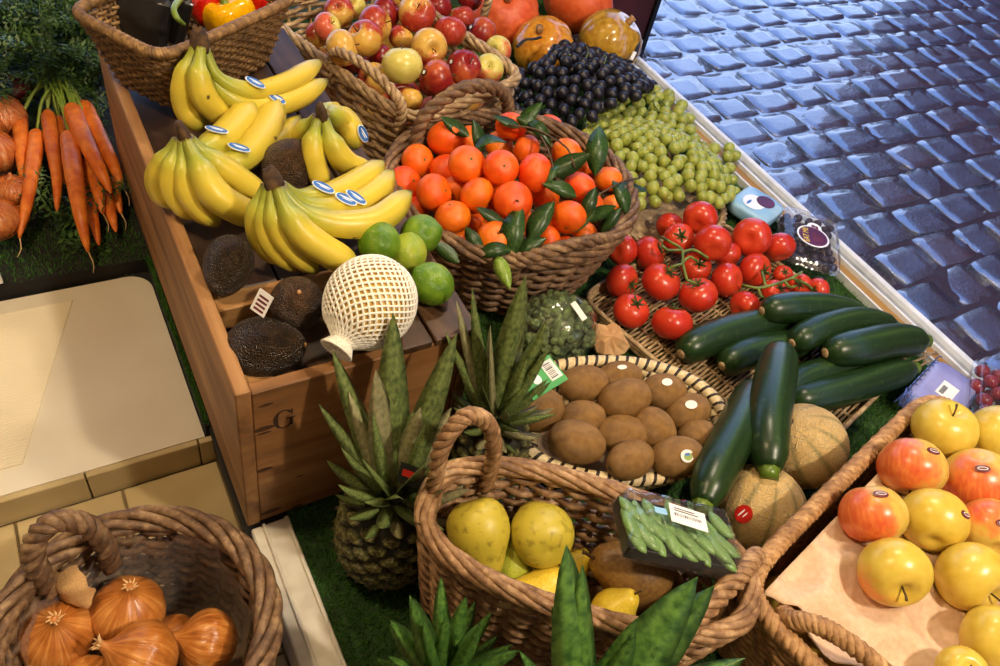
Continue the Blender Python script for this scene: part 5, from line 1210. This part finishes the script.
pineapple('pineapple between the pear basket handle and the kiwi basket', Vector((.410, .452, .006)), (.0, .0, 1), .056, .115, .12, ('pine_leaf', 'pine_leaf_dry'), 12, 38, True, .092, [(526, 277, .335, 0, 'pine_leaf', .75), (474, 287, .335, 0, 'pine_leaf', .7), (546, 321, .295, 0, 'pine_leaf', .72), (458, 300, .315, 0, 'pine_leaf_dry', .75), (549, 346, .270, 0, 'pine_leaf', .75), (492, 325, .305, 0, 'pine_leaf_dry', .9), (446, 330, .285, 0, 'pine_leaf', .75)])
pineapple('fresh green pineapple crown close to the basket of pears and the turf edge', P(432, 716, .006)+Vector((-.005, 0, 0)), (.0, .0, 1), .055, .120, .12, ('pine_leaf_fresh', 'pine_leaf_fresh'), 13, 26, False, .10, [(412, 598, .25, 0, 'pine_leaf_fresh', 1.0), (391, 620, .23, 0, 'pine_leaf_fresh', 1.0), (447, 616, .235, 0, 'pine_leaf_fresh', .9), (477, 628, .22, 0, 'pine_leaf_fresh', .9)])
pineapple('fresh pineapple with long glossy leaves before the basket of pears', Vector((.300, .085, .006)), (.05, .0, 1), .058, .140, .15, ('pine_leaf_fresh', 'pine_leaf_fresh'), 14, 30, False, .12, [(568, 546, .34, 0, 'pine_leaf_fresh', 1.1), (584, 566, .32, 0, 'pine_leaf_fresh', .8), (697, 578, .30, 0, 'pine_leaf_fresh', 1.25), (714, 586, .29, 0, 'pine_leaf_fresh', 1.1), (745, 658, .24, 0, 'pine_leaf_fresh', 1.1), (636, 636, .27, 0, 'pine_leaf_fresh', 1.0), (553, 606, .28, 0, 'pine_leaf_fresh', .6)])
tg_ = tag(ob('neck_tag', lbl, None, P(411, 476, .195), frame_q(S(.95, -.3, .2), S(.25, .2, -.9))), 'small black and red tag hanging at the neck of the front pineapple', 'tag')
attach(ob('tag_print', MB().add(*boxv(-.010, .010, -.0016, -.0012, -.002, .006)).mesh('tag_print', 'red_ink', False)), tg_, world_m(tg_))
# ================================================================== pea pods in film
def pea_pack():
    c = [P(619, 484, .250), P(718, 515, .228), P(752, 560, .238), P(636, 546, .260)]; m = (c[0]+c[1]+c[2]+c[3])/4
    root = thing('pea_pack', 'film wrapped black tray of green pea pods propped on the basket rim', 'pea pods', m-Vector((0, 0, .030)))
    ex = ((c[1]+c[2])/2-(c[0]+c[3])/2); ey = ((c[0]+c[1])/2-(c[3]+c[2])/2); hx_ = ex.length/2; hy_ = ey.length/2; q = frame_q(ex, ey)
    t = ob('black_tray', None, root, None, q); bpy.data.objects.remove(t)
    mb = MB()
    for a in (boxv(-hx_*.94, hx_*.94, -hy_*.9, hy_*.9, -.004, 0, .001), boxv(-hx_, hx_, -hy_, -hy_*.95, -.004, .013, .001), boxv(-hx_, hx_, hy_*.95, hy_, -.004, .013, .001), boxv(-hx_, -hx_*.97, -hy_*.95, hy_*.95, -.004, .013, .001), boxv(hx_*.97, hx_, -hy_*.95, hy_*.95, -.004, .013, .001)): mb.add(*a)
    ob('black_tray', mb.mesh('black_tray', 'black', False), root, None, q)
    pod = mk('pea_pod', tubev(spline([(-1, .0, 0), (-.5, .12, .02), (0, .16, .02), (.5, .1, .02), (1, -.04, 0)], 12), [.05, .22, .32, .38, .40, .41, .41, .40, .38, .35, .28, .16, .04], 9, flat=.6), 'pod')
    for j in range(4):
        for i in range(9):
            a = -.85+1.70*i/8+random.uniform(-.04, .04); b = -.50+1.00*j/3+random.uniform(-.08, .08)
            lo = q @ Vector((a*hx_, b*hy_, .010+.005*((i+j) % 2)+random.uniform(0, .003))); ob('pea_pod', pod, root, lo, q @ Quaternion((0, 0, 1), 2.0+random.uniform(-.35, .35)), (.0195, .019, .019))
    v = []; n = 20
    for j in range(n):
        for i in range(n):
            a = -1+2*i/(n-1); b = -1+2*j/(n-1); e = max(abs(a), abs(b)); v.append((a*hx_*1.05, b*hy_*1.06, .0285+.003*(1-a*a)*(1-b*b)+random.uniform(-.0012, .0012)-(.034 if e > .99 else 0)))
    ob('cling_film', MB().add(v, [(j*n+i, j*n+i+1, (j+1)*n+i+1, (j+1)*n+i) for j in range(n-1) for i in range(n-1)]).mesh('cling_film', 'clear_plastic'), root, None, q)
    lab = ob('label', MB().add(*boxv(-.021, .021, -.0125, .0125, 0, .0006)).mesh('label', 'paper', False), root, q @ Vector((.002, .003, .0335)), q @ Quaternion((0, 0, 1), -.12))
    for k in range(14): ob('label_print', MB().add(*boxv(-.016+.0023*k, -.016+.0023*k+random.uniform(.0006, .0014), -.003, .001, .0006, .0008)).mesh('label_print', 'black_ink', False), lab)
    for k in range(2): ob('label_print', MB().add(*boxv(-.016, .012-.004*k, .004+.003*k, .0052+.003*k, .0006, .0008)).mesh('label_print', 'black_ink', False), lab)
    ob('blue_sticker', MB().add(*boxv(-.007, .007, -.004, .004, 0, .0006)).mesh('blue_sticker', 'blue_pack', False), root, q @ Vector((-.030, .004, .0335)), q)
pea_pack()
# ================================================================== wrapped broccoli, cardboard, green card
def broccoli():
    c = P(556, 327, .058); r = 39*PXM(c); root = thing('broccoli', 'broccoli head in shiny film between the pineapple and the tangerine basket', 'broccoli', Vector((c.x, c.y, .006))); mb = MB(); rr = random.Random(5)
    sv, sf = lathe([(math.sin(PI*(1-i/6)) if 0 < i < 6 else 0, math.cos(PI*(1-i/6))) for i in range(7)], 8)
    for k in range(230):
        z = rr.uniform(-.5, 1); th = k*2.4; s = math.sqrt(max(0, 1-z*z)); rad = rr.uniform(.09, .15)*r; p_ = c+Vector((s*math.cos(th)*1.08, s*math.sin(th), z*.85))*r*rr.uniform(.86, .95)
        mb.add([p_+Vector(q)*rad for q in sv], sf)
    mb.add([c+Vector(q)*r*.86 for q in sv], sf); o = mb.build('florets', 'broccoli', root, True, True); o['kind'] = 'stuff'
    v = []; n = 30; m = 14
    for i in range(m+1):
        for j in range(n):
            ph = PI*(i/m)*.8; th = 2*PI*j/n; k = 1.03+.035*rr.uniform(-1, 1); v.append(c+Vector((math.sin(ph)*math.cos(th)*1.08, math.sin(ph)*math.sin(th), math.cos(ph)*.87))*r*k)
    MB().add(v, [(i*n+j, i*n+(j+1) % n, (i+1)*n+(j+1) % n, (i+1)*n+j) for i in range(m) for j in range(n)]).build('film', 'clear_plastic', root, True, True)
    s = ob('label', MB().add(*boxv(-.016, .016, -.005, .005, 0, .0006)).mesh('label', 'paper', False)); n_ = S(.45, .35, .8); attach(s, root, Matrix.LocRotScale(c+n_*r*1.08, frame_q(S(.55, -.8, .1), S(.7, .4, -.4)), (1, 1, 1)))
broccoli()
def torn():
    rr = random.Random(2); n = 18; out = []
    for k in range(n): th = 2*PI*k/n; R_ = rr.uniform(.75, 1.1); out.append((.022*R_*math.cos(th), .026*R_*math.sin(th)))
    v = [(0, 0, .016)]+[(x*.55, y*.55, .012+rr.uniform(-.003, .004)) for x, y in out]+[(x, y, .004+rr.uniform(-.003, .005)) for x, y in out]; m = len(v); v += [(x, y, z-.003) for x, y, z in v]; f = []
    for o_ in (0, m):
        for k in range(n):
            a, b = 1+k, 1+(k+1) % n; t = [(o_, o_+a, o_+b), (o_+a, o_+n+a, o_+n+b, o_+b)]; f += t if o_ == 0 else [tuple(reversed(x)) for x in t]
    f += [(1+n+k, m+1+n+k, m+1+n+(k+1) % n, 1+n+(k+1) % n) for k in range(n)]
    o = MB().add(v, f).build('cardboard_scrap', 'cardboard', None, False); o.scale = (1.35, 1.35, 1.6); o.location = P(606, 342, .022); o.rotation_euler = (.25, -.2, .4); tag(o, 'torn scrap of brown cardboard on the turf beside the kiwi basket', 'cardboard')
torn()
def card():
    c = [P(520, 374, .178), P(549, 353, .190), P(568, 381, .182), P(527, 402, .172)]; m = (c[0]+c[1]+c[2]+c[3])/4; ex = (c[1]+c[2]-c[0]-c[3])/2; ey = (c[0]+c[1]-c[2]-c[3])/2; q = frame_q(ex, ey); hx_, hy_ = ex.length/2, ey.length/2
    root = tag(ob('price_card', MB().add(*boxv(-hx_, hx_, -hy_, hy_, -.0005, .0005)).mesh('price_card', 'green_card', False), None, m, q), 'green card with a barcode stuck beside the kiwis', 'card')
    ob('barcode_panel', MB().add(*boxv(hx_*.30, hx_*.92, -hy_*.6, hy_*.75, .0005, .0009)).mesh('barcode_panel', 'paper', False), root)
    for k in range(9): ob('bar', MB().add(*boxv(hx_*.38, hx_*.75, -hy_*.45+hy_*.12*k, -hy_*.45+hy_*.12*k+hy_*random.uniform(.03, .08), .0009, .0011)).mesh('bar', 'black_ink', False), root)
    ob('leaf_print', MB().add(*discv(hx_*.22, hy_*.35, .0004, 14)).mesh('leaf_print', 'white_ink', False), root, (-hx_*.25, 0, .0005))
card()
# ================================================================== berry boxes and packs by the rail
def clamshell(label, c4, h, berries, mat, nber, lid=True, seed=1):
    m = (c4[0]+c4[1]+c4[2]+c4[3])/4; ex = (c4[1]+c4[2]-c4[0]-c4[3])/2; ey = (c4[0]+c4[1]-c4[2]-c4[3])/2; q = frame_q(ex, ey); hx_, hy_ = ex.length/2, ey.length/2; rr = random.Random(seed)
    root = thing('clear_box', label, 'clear box', m); root.rotation_mode = 'QUATERNION'; root.rotation_quaternion = q; n = 48
    def rnd_rect(a, b, p=6):
        pts, _, _ = ring2(a, b, p, n, 0); return pts
    mb = MB(); v = []; lv = ((.82, .002), (.90, .004), (.97, h*.55), (1.0, h*.6), (1.06, h*.61), (1.06, h*.66), (1.0, h*.67), (.96, h*.97), (.90, h*1.0), (.5, h*1.0))
    for s, z in lv: v += [(x*s, y*s, z) for x, y in rnd_rect(hx_, hy_)]
    f = [(i*n+j, i*n+(j+1) % n, (i+1)*n+(j+1) % n, (i+1)*n+j) for i in range(len(lv)-1) for j in range(n)]+[tuple(range(n-1, -1, -1)), tuple((len(lv)-1)*n+j for j in range(n))]
    ob('box', MB().add(v, f).mesh('box', 'clear_plastic'), root)
    me = ico('berry', mat, 12, 9, .95); acc = []
    for _ in range(3000):
        r = berries*rr.uniform(.9, 1.1); p_ = Vector((rr.uniform(-.88, .88)*hx_, rr.uniform(-.88, .88)*hy_, rr.uniform(.1, .78)*h)); 
        if abs(p_.x) > hx_*.93-r or abs(p_.y) > hy_*.93-r: continue
        p_.z = max(p_.z, r+.004); p_.z = min(p_.z, h*.95-r)
        if all((p_-a).length > (r+b)*.9 for a, b in acc): acc.append((p_, r))
        if len(acc) >= nber: break
    for p_, r in acc: ob('berry', me, root, p_, None, r)
    return root, hx_, hy_
z_ = .010
cb, hx_, hy_ = clamshell('clear plastic box of dark berries with a round purple label by the rail', [P(779, 222, z_), P(838, 236, z_), P(822, 285, z_), P(768, 264, z_)], .042, .0085, 'berry', 60, True, 3)
def eat_label():
    lb = ob('label', MB().add(*discv(.0275, .0275, .0006, 32)).mesh('label', 'white_ink', False), cb, (.002, -.004, .0425), Quaternion((0, 0, 1), .05), (1.2, 1.2, 1))
    ob('label', MB().add(*discv(.0150, .0150, .0006, 26)).mesh('label', 'white_ink', False), cb, (.006, .027, .0426))
    ob('label_disc', MB().add(*discv(.0245, .0245, .0003, 32)).mesh('label_disc', 'purple_ink', False), lb, (0, 0, .0006))
    ob('lettering', textmesh('lettering', 'EAT ME', .0115, 'yellow_ink', .0002), lb, (-.012, 0, .0010), Quaternion((0, 0, 1), PI/2), (1.0, 1.25, 1))
    for k in range(5): ob('label_print', MB().add(*boxv(-.0005+.0035*k, .0015+.0035*k, -.013+.001*k, .013-.002*k, .0009, .0011)).mesh('label_print', 'maroon_ink', False), lb)
    ob('label_mark', MB().add(*discv(.005, .004, .0003, 14)).mesh('label_mark', 'maroon_ink', False), cb, (.004, .030, .0432)); ob('label_mark', MB().add(*discv(.003, .0055, .0003, 14)).mesh('label_mark', 'maroon_ink', False), cb, (.011, .028, .0432))
eat_label()
def flatpack(name, label, cat, c4, h, mat, extras=()):
    m = (c4[0]+c4[1]+c4[2]+c4[3])/4; ex = (c4[1]+c4[2]-c4[0]-c4[3])/2; ey = (c4[0]+c4[1]-c4[2]-c4[3])/2; q = frame_q(ex, ey); hx_, hy_ = ex.length/2, ey.length/2
    root = thing(name, label, cat, m); root.rotation_mode = 'QUATERNION'; root.rotation_quaternion = q; n = 40; pts, _, _ = ring2(hx_, hy_, 6, n, 0); lv = ((.94, 0), (1, .006), (1, h-.006), (.95, h), (.5, h+.002)); v = []
    for s, z in lv: v += [(x*s, y*s, z) for x, y in pts]
    ob('pack', MB().add(v, [(i*n+j, i*n+(j+1) % n, (i+1)*n+(j+1) % n, (i+1)*n+j) for i in range(4) for j in range(n)]+[tuple(range(n-1, -1, -1)), tuple(4*n+j for j in range(n))]).mesh('pack', mat), root)
    return root, hx_, hy_, h
r_, hx_, hy_, h_ = flatpack('berry_pack', 'pale blue printed pack behind the largest tomatoes', 'pack', [P(722, 208, .016), P(745, 196, .016), P(782, 214, .016), P(762, 236, .016)], .026, 'blue_pack')
for x, y, a, b, m in ((-.15, .15, .55, .5, 'white_ink'), (.30, -.2, .42, .42, 'purple_ink'), (-.35, .3, .2, .06, 'blue_ink')): ob('print', MB().add(*discv(hx_*a, hy_*b, .0006, 20)).mesh('print', m, False), r_, (x*hx_, y*hy_, h_+.0022+(.0006 if m != 'white_ink' else 0)))
r_, hx_, hy_, h_ = flatpack('lilac_pack', 'lilac film pack with a white label in a blue net behind the golden apples', 'pack', [P(893, 408, .014), P(926, 372, .014), P(972, 396, .014), P(938, 436, .014)], .034, 'lilac_film')
ob('label', MB().add(*boxv(-.022, .020, -.018, .010, h_+.0025, h_+.0031)).mesh('label', 'paper', False), r_)
for k in range(6): ob('label_print', MB().add(*boxv(-.016+.004*k, -.0135+.004*k, -.002, .006, h_+.0031, h_+.0034)).mesh('label_print', 'black_ink', False), r_)
def bluenet():
    mb = MB(); rr = random.Random(8)
    for k in range(9):
        t0 = -1+2*k/8
        for sg in (1, -1): mb.add(*tubev(spline([(-hx_*1.06, hy_*(t0-.1*sg), .008), (-hx_*1.02, hy_*(t0), h_*.9), (-hx_*.86, hy_*(t0+.1*sg), h_+.004)], 8), .0011, 4))
        mb.add(*tubev(spline([(hx_*t0, hy_*1.06, .006), (hx_*(t0+.05), hy_*1.03, h_*.9), (hx_*t0, hy_*.9, h_+.003)], 8), .0011, 4))
    for s in (.3, .75): 
        a, _, _ = ring2(hx_*1.045, hy_*1.045, 6, 60, 0); mb.add(*tubev(np.column_stack([a, np.full(60, h_*s)]), .0012, 5, True))
    ob('net', mb.mesh('net', 'blue_net'), r_)
bluenet()
cb2_, hx2, hy2 = clamshell('clear plastic box of small red plums behind the golden apples', [P(968, 375, .03), P(1020, 400, .03), P(1010, 470, .03), P(945, 440, .03)], .060, .0135, 'plum', 26, True, 5)
ob('label', MB().add(*discv(.014, .017, .0006, 22)).mesh('label', 'white_ink', False), cb2_, (hx2*.45, hy2*.05, .0605)); ob('label_mark', MB().add(*discv(.006, .004, .0003, 12)).mesh('label_mark', 'black_ink', False), cb2_, (hx2*.45, hy2*.05, .0612))
